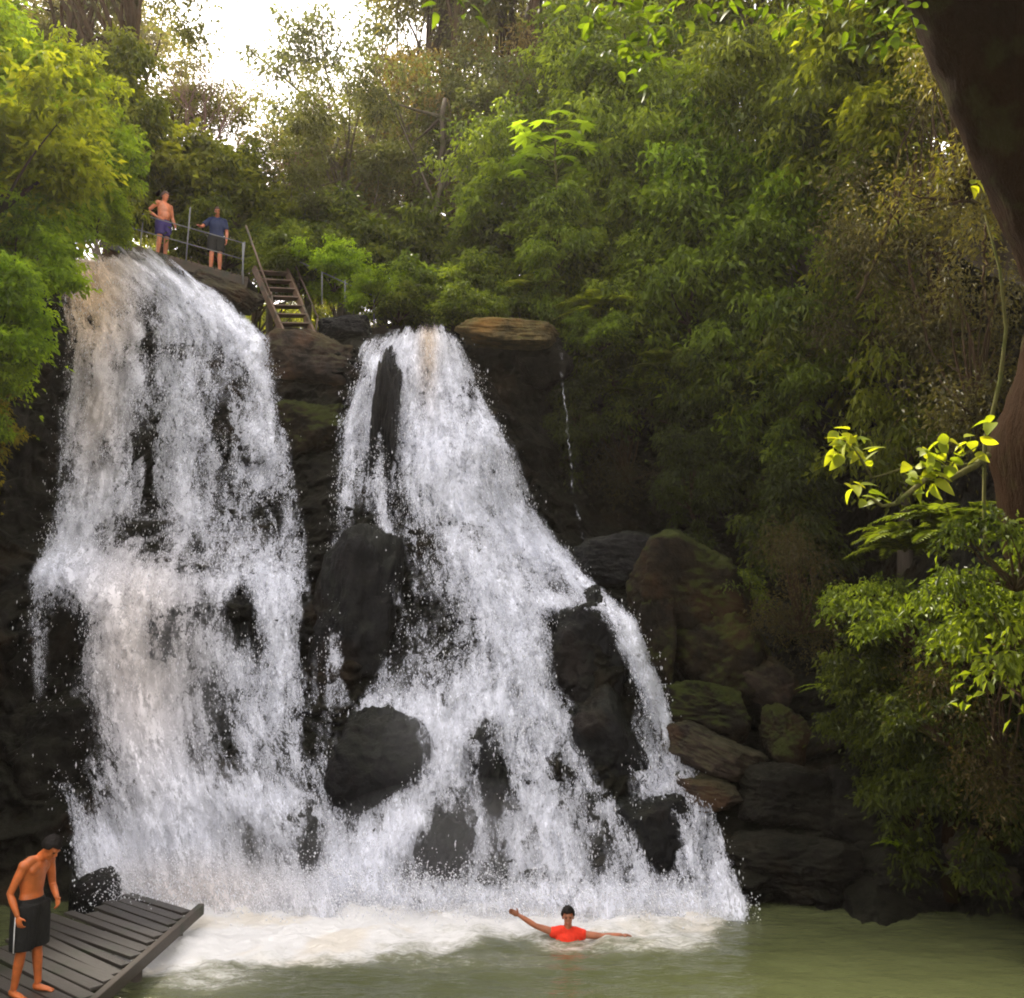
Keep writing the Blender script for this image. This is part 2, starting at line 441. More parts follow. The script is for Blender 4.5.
# ------------------------------------------------------------------ pool
xs = np.concatenate([np.linspace(-60, -11, 30)[:-1], np.linspace(-11, 11, 420), np.linspace(11, 60, 30)[1:]])
ys = np.concatenate([np.linspace(-30, 9, 30)[:-1], np.linspace(9, 18, 240), np.linspace(18, 19.5, 4)[1:]])
X, Y = np.meshgrid(xs, ys)
sw0 = on_plane(568, 939)
ppx, ppy = proj(X, Y, X * 0)
# foam: where the water lands and what drifts off from it
edge = np.interp(ppx, [100, 130, 200, 300, 350, 400, 470, 520, 560, 620, 680, 720, 745, 800, 1100], [1000, 990, 970, 966, 962, 952, 946, 944, 944, 946, 946, 940, 924, 912, 900])
fq = np.stack([X, Y, X * 0], -1)
foam = sstep(26, -30, ppy - edge + 16 * fbm(fq * .9, 4, seed=41)) * sstep(780, 690, ppx)
foam = np.maximum(foam, .36 * np.exp(-(((ppx - 690 + .8 * (ppy - 935)) / 80) ** 2 + ((ppy - 932) / 18) ** 2)))
foam = np.maximum(foam, .5 * np.exp(-(((ppx - 200) / 90) ** 2 + ((ppy - 975) / 25) ** 2)))
swd = np.hypot(X - sw0[0], Y - sw0[1]); foam = np.maximum(foam, .5 * np.exp(-((swd - .35) / .35) ** 2))
foam = np.maximum(foam, .30 * np.exp(-(((ppx - 420) / 260) ** 2 + ((ppy - 962) / 16) ** 2)))
foam *= sstep(19, 16.5, Y) * sstep(40, 170, ppx)
wav = .035 * fbm(fq * np.array([1.2, 2.2, 1]), 4, seed=51) + foam * (.05 + .13 * fbm(fq * 2.2, 4, .55, seed=57)) + .05 * np.exp(-((ppy - 905) / 14.) ** 2) * foam
wav = wav + .02 * np.sin(swd * 16) * np.exp(-swd * 1.3)
near = sstep(9, 10, Y)
Zw = wav * near
m = NT('pool_water'); p = m.pos(); fo = m.attr('foam')
mp = m.n('ShaderNodeMapping', {'Vector': p, 'Scale': (1., 1.7, 1)}).outputs[0]
n1 = m.noise(mp, 2.2, 6, .6, .5); n2 = m.noise(mp, 7, 9, .7, .9)
nn = m.math('ADD', m.math('MULTIPLY', n1, .45), m.math('MULTIPLY', n2, .55))
al = m.smooth(m.math('ADD', m.math('MULTIPLY', m.math('SUBTRACT', nn, .5), 2.2), m.math('SUBTRACT', m.math('MULTIPLY', fo, 1.45), .66)), -.28, .62)
wn = m.noise(m.n('ShaderNodeMapping', {'Vector': p, 'Scale': (1., 2.4, 1)}).outputs[0], 2.6, 5, .55, .3)
col = m.mix(m.noise(p, .35, 3), (.052, .062, .025, 1), (.076, .084, .036, 1))
col = m.mix(m.math('MULTIPLY', m.smooth(fo, .05, .8), .75), col, (.26, .26, .19, 1))
wn = m.math('ADD', wn, m.math('MULTIPLY', m.noise(m.n('ShaderNodeMapping', {'Vector': p, 'Scale': (1., 2.2, 1)}).outputs[0], 11, 4, .6, .4), .3))
wsh = m.pbsdf(col, .10, m.bump(wn, .3, .1), .5, **{'IOR': 1.33})
fcol = m.mix(m.math('MULTIPLY', m.smooth(m.noise(p, .6, 3), .5, .62), .5), (.84, .84, .83, 1), (.76, .68, .53, 1))
fsh = m.pbsdf(fcol, .7, m.bump(n2, .8, .1), .2)
pool_m = m.out(m.n('ShaderNodeMixShader', {0: al, 1: wsh, 2: fsh}).outputs[0])
water = link('water', mesh_np('water', np.stack([X, Y, Zw], -1).reshape(-1, 3), grid_faces(len(ys), len(xs)), pool_m, True, {'foam': foam.ravel()}))
water['kind'] = 'structure'

# ------------------------------------------------------------------ waterfalls
def seg_gauss(px, py, pts, w, dens):
    """soft stream along a polyline (x, y, half width)"""
    best = np.zeros(px.shape)
    for (x0, y0_), (x1, y1) in zip(pts[:-1], pts[1:]):
        dx, dy = x1 - x0, y1 - y0_; t = np.clip(((px - x0) * dx + (py - y0_) * dy) / (dx * dx + dy * dy), 0, 1)
        d = np.hypot(px - x0 - t * dx, py - y0_ - t * dy)
        best = np.maximum(best, np.exp(-(d / w) ** 2))
    return best * dens

FALLS = {
 'left': dict(
  L=[(62, 255), (72, 330), (66, 400), (58, 480), (48, 545), (36, 566), (30, 640), (34, 720), (60, 800), (80, 880), (100, 930)],
  R=[(160, 255), (222, 290), (270, 340), (278, 400), (288, 470), (306, 560), (314, 640), (318, 720), (330, 800), (345, 870), (345, 930)],
  base=.36,
  streams=[([(78, 256), (98, 330), (100, 420), (90, 500), (80, 550)], 24, .36), ([(110, 258), (118, 330), (122, 430), (120, 560)], 16, .16), ([(70, 258), (150, 262), (220, 300), (262, 340)], 24, .55),
   ([(230, 310), (258, 350), (264, 420), (256, 480)], 12, .32), ([(178, 300), (184, 420), (182, 540)], 13, .18),
   ([(45, 566), (85, 572), (112, 605), (125, 680), (150, 760), (190, 840), (220, 905)], 22, .75), ([(150, 600), (155, 700), (170, 780)], 30, .35),
   ([(130, 575), (200, 590), (250, 570), (295, 575)], 13, .2), ([(272, 575), (280, 640), (285, 700)], 14, .4), ([(200, 640), (235, 660), (250, 730)], 20, .3),
   ([(110, 860), (160, 885), (230, 890), (320, 900)], 26, .6), ([(195, 790), (250, 800), (300, 815)], 20, .45), ([(150, 780), (150, 860)], 30, .3), ([(60, 780), (110, 850), (130, 890)], 12, .25)],
  holes=[(150, 400, 9, 60, .26), (148, 500, 9, 50, .25), (222, 410, 18, 60, .2), (225, 500, 22, 45, .2), (158, 300, 14, 20, .25), (265, 520, 22, 45, .22), (66, 640, 26, 55, .42), (60, 740, 40, 40, .38), (242, 620, 12, 35, .45),
   (305, 640, 12, 60, .35), (225, 720, 18, 30, .3), (255, 850, 16, 25, .3), (310, 850, 16, 24, .4), (200, 690, 14, 22, .2), (310, 740, 15, 40, .3), (190, 540, 25, 15, .15), (70, 800, 22, 30, .4), (285, 690, 8, 20, .2), (210, 640, 30, 26, .14), (265, 700, 26, 40, .14), (150, 470, 20, 70, .1), (225, 760, 26, 22, .12)],
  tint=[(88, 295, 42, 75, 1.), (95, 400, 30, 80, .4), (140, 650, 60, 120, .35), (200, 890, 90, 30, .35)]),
 'right': dict(
  L=[(378, 326), (362, 352), (344, 420), (338, 480), (332, 560), (326, 640), (322, 720), (322, 800), (322, 870), (322, 930)],
  R=[(446, 326), (474, 370), (503, 430), (524, 490), (550, 535), (588, 580), (634, 620), (662, 690), (692, 760), (724, 840), (752, 930)],
  base=.33,
  streams=[([(412, 328), (424, 400), (452, 480), (486, 560), (515, 640), (530, 700)], 28, .44), ([(392, 345), (408, 420), (415, 500)], 14, .18), ([(440, 345), (480, 420), (505, 490), (545, 560)], 16, .35),
   ([(374, 362), (352, 430), (346, 500)], 7, .42), ([(376, 362), (378, 430), (384, 520), (394, 600)], 5, .4), ([(345, 600), (338, 660)], 8, .3),
   ([(548, 545), (600, 592), (632, 625), (655, 680), (672, 720)], 12, .6), ([(545, 600), (600, 604)], 7, .45), ([(640, 640), (672, 730), (700, 810), (735, 905)], 18, .4), ([(640, 760), (680, 820), (700, 880)], 8, .35),
   ([(375, 712), (420, 712), (450, 740), (420, 810), (370, 870)], 18, .6), ([(470, 700), (520, 760), (560, 850), (580, 900)], 30, .35), ([(340, 890), (420, 895), (520, 895), (620, 900), (735, 912)], 14, .55), ([(545, 700), (600, 800), (650, 880)], 12, .35), ([(335, 640), (345, 700)], 8, .25), ([(480, 830), (540, 880)], 30, .25), ([(400, 800), (360, 860), (340, 890)], 24, .45)],
  holes=[(389, 400, 8, 60, .6), (376, 600, 26, 75, .5), (352, 660, 16, 60, .42), (425, 600, 18, 50, .15), (584, 650, 28, 45, .55), (604, 745, 30, 70, .45), (655, 845, 26, 45, .5), (380, 765, 38, 48, .6), (497, 780, 13, 42, .6), (446, 860, 20, 42, .45), (497, 860, 18, 34, .4), (340, 790, 14, 30, .2), (560, 660, 10, 40, .2), (620, 690, 16, 40, .3), (400, 860, 22, 30, .2), (362, 540, 12, 40, .25), (405, 520, 16, 70, .16), (440, 620, 22, 50, .12), (560, 720, 16, 60, .14), (590, 840, 22, 40, .14), (620, 830, 14, 50, .14)],
  tint=[(428, 345, 9, 45, .7)]),
}

def inter(poly, y): return np.interp(y, [q[1] for q in poly], [q[0] for q in poly])

def fall_density(f, px, py, soft=12):
    l, r = inter(f['L'], py), inter(f['R'], py)
    inside = sstep(-soft, soft * .9, px - l) * sstep(-soft, soft * .9, r - px)
    d = np.full(px.shape, f['base'])
    for pts, w, dens in f['streams']: d = np.maximum(d, 0) + seg_gauss(px, py, pts, w, dens)
    for (x, y, rx, ry, k) in f['holes']: d = d - k * np.exp(-(((px - x) / rx) ** 2 + ((py - y) / ry) ** 2))
    return np.clip(d, 0, 1.1) * inside

m = NT('falling_water'); uvn = m.n('ShaderNodeUVMap').outputs[0]
den = m.attr('flow'); tin = m.attr('tint')
mp1 = m.n('ShaderNodeMapping', {'Vector': uvn, 'Scale': (1., .24, 1)}).outputs[0]
mp2 = m.n('ShaderNodeMapping', {'Vector': uvn, 'Scale': (1., .42, 1)}).outputs[0]
a1 = m.noise(mp1, 3.4, 5, .6, .4)
a2 = m.noise(mp2, 9.5, 9, .74, .9)
a3 = m.noise(mp2, 30, 4, .7, .6)
# thin bright filaments: ridges of the fine noise
rid = m.math('SUBTRACT', 1., m.math('MULTIPLY', m.math('ABSOLUTE', m.math('SUBTRACT', a2, .5)), 7.5), clamp=True)
nn = m.math('ADD', m.math('MULTIPLY', a1, .85), m.math('ADD', m.math('MULTIPLY', a2, 1.05), m.math('MULTIPLY', a3, .5)))
nn = m.math('SUBTRACT', nn, 1.2)                    # about zero mean
x = m.math('ADD', m.math('MULTIPLY', nn, 2.9), m.math('SUBTRACT', den, .645))
al = m.math('MULTIPLY', m.smooth(x, -.08, .50), .98)
fil = m.math('MULTIPLY', m.math('MULTIPLY', rid, m.smooth(m.math('ADD', x, .55), -.02, .45)), .6)
al = m.math('MAXIMUM', al, fil)
al = m.math('MULTIPLY', al, m.smooth(den, .02, .16))
h = m.math('ADD', m.math('MULTIPLY', a2, .6), m.math('MULTIPLY', a1, .8))
bmp = m.bump(h, .5, .09)
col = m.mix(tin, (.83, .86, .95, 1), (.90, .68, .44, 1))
df = m.n('ShaderNodeBsdfDiffuse', {'Color': col, 'Normal': bmp}).outputs[0]
tr = m.n('ShaderNodeBsdfTranslucent', {'Color': col, 'Normal': bmp}).outputs[0]
gl = m.n('ShaderNodeBsdfGlossy', {'Roughness': .25, 'Normal': bmp}).outputs[0]
sh = m.n('ShaderNodeMixShader', {0: .24, 1: df, 2: tr}).outputs[0]
sh = m.n('ShaderNodeMixShader', {0: .06, 1: sh, 2: gl}).outputs[0]
FALLW = m.out(m.n('ShaderNodeMixShader', {0: al, 1: m.n('ShaderNodeBsdfTransparent').outputs[0], 2: sh}).outputs[0])
m = NT('water_drops')
SPRAY = m.out(m.n('ShaderNodeMixShader', {0: .3, 1: m.n('ShaderNodeBsdfDiffuse', {'Color': (.88, .89, .93, 1)}).outputs[0], 2: m.n('ShaderNodeBsdfTranslucent', {'Color': (.88, .89, .93, 1)}).outputs[0]}).outputs[0])

OCT = np.array([(1, 0, 0), (-1, 0, 0), (0, 1, 0), (0, -1, 0), (0, 0, 1), (0, 0, -1)], float)
OCF = np.array([(0, 2, 4), (2, 1, 4), (1, 3, 4), (3, 0, 4), (2, 0, 5), (1, 2, 5), (3, 1, 5), (0, 3, 5)])
def drops_mesh(name, C, S, stretch):
    n = len(C)
    sc = np.stack([S, S, S * stretch], -1)
    V = (OCT[None] * sc[:, None] + C[:, None]).reshape(-1, 3)
    Fc = (OCF[None] + (np.arange(n) * 6)[:, None, None]).reshape(-1, 3)
    return mesh_np(name, V, Fc, SPRAY, True)

def build_fall(key, label, nspray):
    f = FALLS[key]
    root = thing('waterfall', label, 'waterfall', tuple(P((f['L'][-1][0] + f['R'][-1][0]) / 2, 905, 15.7)) )
    root.location.z = 0
    inv = Vector(root.location)
    allx = [q[0] for q in f['L'] + f['R']]
    x0, x1 = min(allx) - 25, max(allx) + 25
    nc, nr = int((x1 - x0) / 2.2), 330
    ztp = float(max(ztop(np.linspace((x0 - 512) / F, (x1 - 512) / F, 60)))) + .2
    aa = np.linspace((x0 - 512) / F / ct, (x1 - 512) / F / ct, nc); zz = np.linspace(-.15, ztp, nr)
    Ag, Zg = np.meshgrid(aa, zz)
    Db = D(Ag, np.minimum(Zg, ztop(Ag)))
    over = Zg - ztop(Ag)
    for layer, off in enumerate((.30, .55, .85)):
        Yw = Db - off
        p0 = np.stack([Ag * Yw, Yw, Zg], -1)
        px, py = proj(p0[..., 0], Yw, Zg)
        l, r = inter(f['L'], py), inter(f['R'], py)
        wm = (r - l) / 55.
        wbar = float(np.mean([(b[0] - a[0]) for a, b in zip(f['L'], f['R'])])) / 52.
        u = (px - l) / np.maximum(r - l, 30) * (.55 * wbar + .45 * wm) ; v = Zg + .35 * Yw
        lump = fbm(np.stack([u * 2.2, v * .9, u * 0 + layer * 7], -1), 4, .55, seed=61 + layer * 5)
        lump2 = fbm(np.stack([u * .8, v * .5, u * 0 + layer * 3], -1), 3, .5, seed=67 + layer)
        Yw = Yw - .26 * lump * (.6 + .4 * layer) - .3 * lump2
        dn = fall_density(f, px, py, 12 - 2 * layer)
        dn = dn - (0, .12, .27)[layer]
        dn = dn + .22 * fbm(np.stack([u * .9, v * .35, u * 0 + 5 + layer], -1), 3, seed=81 + layer)
        dn = np.clip(dn, 0, 1) * sstep(.02, .12, fall_density(f, px, py, 12))
        dn = dn * (1 - sstep(-.42, -.12, over))
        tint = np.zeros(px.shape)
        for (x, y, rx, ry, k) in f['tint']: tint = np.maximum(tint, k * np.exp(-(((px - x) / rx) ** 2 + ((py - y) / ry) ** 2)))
        V = np.stack([Ag * Yw, Yw, Zg], -1).reshape(-1, 3) - np.array(inv)
        # drop cells that carry no water
        Fc = grid_faces(nr, nc); keep = dn.ravel()[Fc].max(1) > .015
        Fc = Fc[keep]
        used, ix = np.unique(Fc, return_inverse=True)
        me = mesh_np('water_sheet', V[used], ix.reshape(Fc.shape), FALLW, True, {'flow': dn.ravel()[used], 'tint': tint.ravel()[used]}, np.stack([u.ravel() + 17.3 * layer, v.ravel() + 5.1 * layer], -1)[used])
        link('water_sheet', me, root)
        if layer == 1: keepd = (Yw, dn, u, v, px, py)
    # thrown drops
    Yw, dn, u, v, px, py = keepd
    clump = fbm(np.stack([u * 3.2, v * 2., u * 0], -1), 4, .6, seed=91)
    soft = fall_density(f, px, py, 14)
    w = (np.clip(soft, 0, .75) ** 1.1) * np.clip(.5 + 1.6 * clump, 0.02, 2)
    w = w * (Zg < ztop(Ag) - .4) * np.gradient(Zg, axis=0) * Yw ** 2; w = w.ravel() / w.sum()
    idx = rng.choice(len(w), nspray, p=w)
    C = np.stack([(Ag * Yw).ravel()[idx], Yw.ravel()[idx], Zg.ravel()[idx]], -1)
    C += rng.normal(0, 1, C.shape) * np.array([.07, .03, .05])
    C[:, 1] -= np.abs(rng.normal(0, .28, nspray)) - .1
    C[:, 2] = np.maximum(C[:, 2], .02)
    S = np.exp(rng.normal(math.log(.0048), .45, nspray)).clip(.0025, .015)
    link('spray', drops_mesh('spray', C - np.array(inv), S, rng.uniform(1.2, 4.5, nspray)), root)['kind'] = 'stuff'
    return root
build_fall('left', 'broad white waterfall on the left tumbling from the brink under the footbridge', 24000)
build_fall('right', 'fan shaped white waterfall on the right spreading from a narrow lip into the pool', 24000)

def splash():
    """foam thrown up along the foot of the falls"""
    n = 60000
    px = rng.uniform(95, 750, n); h = np.abs(rng.normal(0, 1, n))
    hh = np.interp(px, [90, 150, 250, 350, 450, 520, 600, 700, 750], [.5, .7, .7, .6, .5, .5, .35, .3, .1])
    Yb = 15.2 + rng.normal(0, .35, n)
    X_ = (px - 512) / F * Yb / ct
    cl = fbm(np.stack([X_ * 3, Yb * 3, h * 2], -1), 3, seed=15)
    k = (cl > rng.uniform(-.5, .35, n)) & (rng.uniform(0, 1, n) < np.interp(px, [95, 160, 640, 750], [.1, 1, 1, 0]))
    C = np.stack([X_, Yb, np.minimum(h * hh * .55, 1.6) + .05], -1)[k]
    S = np.exp(rng.normal(math.log(.0065), .45, len(C))).clip(.003, .02)
    o = link('splash', drops_mesh('splash', C, S, rng.uniform(1, 1.6, len(C))))
    o['kind'] = 'stuff'; o['label'] = 'white spray bouncing up where the falls meet the pool'; o['category'] = 'spray'
splash()

# thin trickle right of the right-hand fall
m = NT('thin_water'); TRICK = m.out(m.n('ShaderNodeMixShader', {0: m.math('MULTIPLY', m.smooth(m.noise(m.pos(), 3.5, 5, .7), .42, .62), .34), 1: m.n('ShaderNodeBsdfTransparent').outputs[0], 2: m.n('ShaderNodeBsdfDiffuse', {'Color': (.7, .72, .78, 1)}).outputs[0]}).outputs[0])
tb = MB()
tr_pts = [P(553, 337, 23.3), P(561, 350, 22.9), P(564, 400, 22.3), P(570, 450, 21.9), P(574, 500, 21.3), P(585, 545, 20.4)]
T0 = Vector(tr_pts[-1])
tq = np.array([k - T0 for k in tr_pts]); tt = np.linspace(0, len(tq) - 1, 90)
for dx, rr in ((0, .006),):
    pth = np.stack([np.interp(tt, np.arange(len(tq)), tq[:, c]) for c in range(3)], -1) + rng.normal(0, .018, (90, 3)) + np.array([dx, 0, 0]) * np.linspace(.2, 2, 90)[:, None]
    tb.tube(pth, np.clip(rr * np.exp(rng.normal(0, .9, 90)), .001, .02), 5)
tag(link('trickle', tb.mesh('trickle', TRICK), None, T0), 'thin thread of water dripping down dark rock right of the falls', 'trickle')

# ------------------------------------------------------------------ boulders
def boulder(px, py, Y, rpx, label, mat, seed, sq=(1, 1, 1), rot=0., group=None, name='boulder', flat=.0):
    """rpx = half sizes in picture points (x, z); depth = mean"""
    s = Y / F; rx, rz = rpx[0] * s, rpx[1] * s; ry = (rx + rz) / 2 * sq[1]
    c = P(px, py, Y + ry * .4)
    nu, nv = 120, 84
    u = np.arange(nu) / nu * 2 * PI; v = np.linspace(0, PI, nv + 2)
    d = np.stack([np.outer(np.sin(v), np.cos(u)), np.outer(np.sin(v), np.sin(u)), np.outer(np.cos(v), np.ones(nu))], -1)
    e = .72
    q = np.sign(d) * np.abs(d) ** e
    w = d * 1.5 + seed * 3.7
    ww = w + .35 * np.stack([fbm(w * 1.5, 3, seed=seed + 7), fbm(w * 1.5, 3, seed=seed + 8), fbm(w * 1.5, 3, seed=seed + 9)], -1)
    d1, d2, cid = worley(ww * 1.0, seed)
    r = 1 + .22 * fbm(w * 1.0, 4, .55, seed=seed) + .22 * (cid - .5) * sstep(0, .35, d2 - d1) + .07 * fbm(w * 4, 5, .62, seed=seed + 3)
    pr = np.random.default_rng(seed * 13 + 1); nk = 13
    pn = unit(pr.normal(0, 1, (nk, 3))); ph = pr.uniform(.92 if mat is ROCK_B else .8, 1.03, nk)
    dots = np.clip(d @ pn.T, .02, 1)
    rp = -np.log(np.exp(-22 * np.minimum(ph / dots, 3)).sum(-1) + 1e-12) / 22
    r = (np.clip(rp, .5, 1.25) + .10 * fbm(w * 1.2, 4, .55, seed=seed) + .05 * (cid - .5) * sstep(0, .25, d2 - d1) + .075 * fbm(w * 4.5, 6, .68, seed=seed + 3) + .085 * (1 - 2 * np.abs(fbm(w * np.array([2.2, 2.2, 3.4]), 4, .6, seed=seed + 5)))) * 1.03
    q = d * (.45 + .55 / np.maximum(np.abs(d).max(-1, keepdims=True), .6)) ** .6
    V = q * r[..., None] * np.array([rx, ry, rz])
    cr, sr = math.cos(rot), math.sin(rot)
    V = np.stack([V[..., 0] * cr + V[..., 2] * sr, V[..., 1], -V[..., 0] * sr + V[..., 2] * cr], -1)
    q = grid_faces(nv + 2, nu); k = np.arange(nv + 1)[:, None] * nu
    wrap = np.stack([k[:, 0] + nu - 1, k[:, 0], k[:, 0] + nu, k[:, 0] + 2 * nu - 1], -1)
    me = mesh_np(name, V.reshape(-1, 3), [np.concatenate([q, wrap])[:, ::-1]], mat, True)
    o = link(name, me, None, c)
    return tag(o, label, 'boulder', group)

BL = [
 (381, 762, 16.9, (40, 46), 'big rounded black boulder alone in the middle of the right fall', ROCK_B, 1, 0.05),
 (494, 782, 16.9, (19, 48), 'tall narrow dark boulder splitting the water right of the big rounded one', ROCK_B, 2, -.12),
 (442, 866, 16.0, (26, 48), 'pointed dark boulder at the foot of the falls with water curtaining its left', ROCK_B, 3, .12),
 (497, 868, 16.3, (24, 42), 'dark boulder veiled by mist beside the pointed one at the foot', ROCK_B, 4, 0),
 (314, 850, 16.45, (30, 38), 'black boulder at the foot of the left fall laced with dripping water', ROCK_B, 5, 0),
 (585, 655, 18.3, (34, 52), 'square dark rock under the shelf of the right fall', ROCK_B, 6, .1),
 (608, 760, 17.3, (32, 60), 'dark slanting rock between the two right branches of the fall', ROCK_B, 7, -.35),
 (655, 850, 16.4, (34, 52), 'dark rock low between the last two streams on the right', ROCK_B, 8, -.2),
 (96, 897, 14.9, (21, 20), 'small round dark boulder behind the wooden landing', ROCK_B, 9, 0),
 (62, 655, 18.6, (38, 56), 'wet ledge block below the left end of the left fall', ROCK, 10, 0),
 (50, 760, 17.6, (52, 56), 'mossy wet block under thin spray at far left', ROCK, 11, .1),
 (358, 640, 19.4, (40, 90), 'tall black rock pillar between the two falls', ROCK_B, 12, .05),
 (388, 450, 21.4, (11, 80), 'thin black rock fin near the top of the right fall', ROCK_B, 13, .06),
 (688, 590, 18.6, (48, 46), 'big square brown boulder with mossy top right of the falls', ROCK_M, 14, .15),
 (722, 655, 18.4, (44, 50), 'brown block standing below the big square mossy boulder', ROCK_M, 15, -.1),
 (652, 640, 18.2, (17, 42), 'upright rock with bright green moss beside the right stream', ROCK_M, 16, .05),
 (618, 560, 19.6, (38, 22), 'flat dark wet rock above the shelf of the right stream', ROCK_B, 17, .1),
 (765, 682, 18.2, (28, 20), 'slanting brown slab right of the brown block', ROCK_BR, 18, .4),
 (716, 752, 17.0, (44, 18), 'pale grey wet slab tilted down to the right', ROCK_BR, 19, .42),
 (702, 792, 16.8, (30, 14), 'pale grey wet slab under the tilted one', ROCK_BR, 20, .15),
 (700, 715, 17.6, (36, 24), 'small mossy block above the pale wet slabs', ROCK_M, 21, .1),
 (784, 735, 17.4, (18, 26), 'greenish mossy stone standing on the dark right bank', ROCK_M, 22, 0),
 (790, 800, 16.4, (46, 26), 'broad dark boulder on the right bank above the waterline', ROCK, 23, .08),
 (800, 866, 15.7, (60, 28), 'dark pitted boulder at the waterline right of the falls', ROCK, 24, .05),
 (985, 862, 15.1, (34, 30), 'dull brown boulder by the water at far right', ROCK_BR, 25, .05),
 (900, 880, 15.4, (36, 22), 'low dark stone by the water under the right bank shrubs', ROCK, 26, 0),
 (862, 800, 16.3, (40, 34), 'dark stone half buried in the right bank', ROCK, 27, .1),
 (226, 293, 23.6, (34, 13), 'reddish brown boulder under the footbridge', ROCK_BR, 28, .35),
 (345, 330, 22.9, (22, 12), 'wet black rock at the brink left of the right fall', ROCK_B, 29, -.1),
 (505, 337, 22.6, (42, 11), 'ochre mossy slab at the brink right of the right fall', ROCK_Y, 30, .03),
 (318, 368, 22.7, (46, 28), 'grey brown block below the foot of the stairs', ROCK_BR, 31, .08),
 (310, 432, 22.2, (36, 30), 'mossy block halfway up between the falls', ROCK_M, 32, 0),
 (545, 360, 23.2, (22, 24), 'dark mossy corner block under the ochre slab', ROCK, 33, 0),
 (240, 640, 18.7, (14, 34), 'dark rock showing through the middle of the left fall', ROCK_B, 34, 0),
]
for b in BL:
    boulder(b[0], b[1], b[2] + (.3 if b[5] is ROCK_B else .1), b[3], b[4], b[5], b[6], rot=b[7], group='boulders around the falls')

# ------------------------------------------------------------------ foliage
def leaf_arrays(C, A_, N_, L, W, fold=.35):
    """folded diamond leaves: C base points, A_ unit axis, N_ approximate normal"""
    n = len(C)
    S_ = np.cross(A_, N_); S_ /= np.linalg.norm(S_, axis=1)[:, None] + 1e-9
    N_ = np.cross(S_, A_)
    L = L[:, None]; W = W[:, None]
    mid = C + A_ * L * .45
    l = mid + S_ * W * .5 + N_ * W * fold; r = mid - S_ * W * .5 + N_ * W * fold
    tip = C + A_ * L - N_ * L * .12
    V = np.stack([C, l, tip, r], 1).reshape(-1, 3)
    i = np.arange(n) * 4
    Fc = np.concatenate([np.stack([i, i + 2, i + 1], -1), np.stack([i, i + 3, i + 2], -1)])
    return V, Fc


def foliage_mesh(name, centres, radii, per, L, W, mat, r, droop=.3, flat=.6, out=None, volume=1.):
    """leaf clumps: centres (k,3), radii (k,), leaves per clump"""
    k = len(centres); n = k * per
    cid = np.repeat(np.arange(k), per)
    g = r.normal(0, .42, (n, 3)); g *= np.where(r.uniform(0, 1, n) < .12, 1.7, 1.)[:, None]
    g[:, 2] *= flat
    C = centres[cid] + g * radii[cid][:, None]
    C[:, 2] -= droop * .6 * radii[cid] * (g[:, 0] ** 2 + g[:, 1] ** 2)
    ax = unit(g * np.array([1, 1, .5]) + r.normal(0, .55, (n, 3)) + np.array([0, 0, -droop]))
    nm = unit(r.normal(0, .5, (n, 3)) + np.array([0, 0, 1.]))
    V, Fc = leaf_arrays(C, ax, nm, L * r.uniform(.6, 1.35, n), W * r.uniform(.6, 1.35, n))
    lv = np.repeat(r.uniform(0, 1, n), 4); cv = np.repeat(r.uniform(0, 1, k)[cid], 4)
    return mesh_np(name, V, Fc, mat, False, {'leafv': lv, 'clump': cv})

def crown_centres(r, n, R, seed, low=-.6, bias=.45, lob=.45):
    """clump centres gathered in uneven lobes spread over an ellipsoid"""
    nl = max(9, n // 11); per = n // nl + 1
    d = unit(r.normal(0, 1, (nl * 6, 3))); d = d[d[:, 2] > low][:nl]
    rad = r.uniform(.25, 1, len(d)) ** .45 * (1 + lob * fbm(d * 1.6 + seed, 3, seed=seed))
    L = d * rad[:, None] * np.array(R) * .86
    sz = r.uniform(.6, 1.25, len(L))
    q = np.repeat(L, per, 0); s_ = np.repeat(sz, per)
    g = unit(r.normal(0, 1, (len(q), 3))) * (r.uniform(0, 1, len(q)) ** .5)[:, None]
    g[:, 2] *= .62
    far = np.where(r.uniform(0, 1, len(q)) < .14, 1.22, 1.)[:, None]
    return q * far + g * (s_ * .44)[:, None] * np.array(R)

def limbs(mb, base, tips, r0, r, sag=.15):
    for t in tips:
        a = np.array(base); b = np.array(t); m1 = a * .55 + b * .45 + r.normal(0, .12, 3) * np.linalg.norm(b - a); m1[2] += sag * np.linalg.norm(b - a) * .4
        pts = [a * (1 - s) ** 2 + 2 * m1 * s * (1 - s) + b * s * s for s in np.linspace(0, 1, 7)]
        mb.tube(pts, np.linspace(r0, r0 * .15, 7), 6, True)

PROTO = {}
def tree_proto(key, seed, H, crown_z, R, ncl, per, L, W, rad, leafm, barkm, r0, nlimb=14, droop=.3, flat=.6, low=-.6, lean=0., lob=.45):
    r = np.random.default_rng(seed)
    mb = MB()
    hs = np.linspace(0, 1, 12)
    path = np.stack([np.cumsum(r.normal(0, .018 * H, 12)) * hs + lean * H * hs ** 2, np.cumsum(r.normal(0, .018 * H, 12)) * hs, hs * crown_z * 1.08], -1)
    path[0, 2] = -1.2
    rr = r0 * (1 - .62 * hs); rr[0] *= 1.5
    mb.tube(path, rr, 10, True, noise=.04)
    cen = crown_centres(r, ncl, R, seed, low, lob=lob) + np.array([path[-1, 0], path[-1, 1], crown_z])
    idx = r.choice(len(cen), min(nlimb, len(cen)), replace=False)
    for i in idx:
        k = min(11, max(4, int(r.uniform(.45, 1) * 11)))
        limbs(mb, path[k], [cen[i]], r0 * .34, r)
    tm = mb.mesh('trunk', barkm)
    cm = foliage_mesh('crown', cen, np.full(len(cen), rad) * r.uniform(.6, 1.3, len(cen)), per, L, W, leafm, r, droop, flat)
    PROTO[key] = (tm, cm)

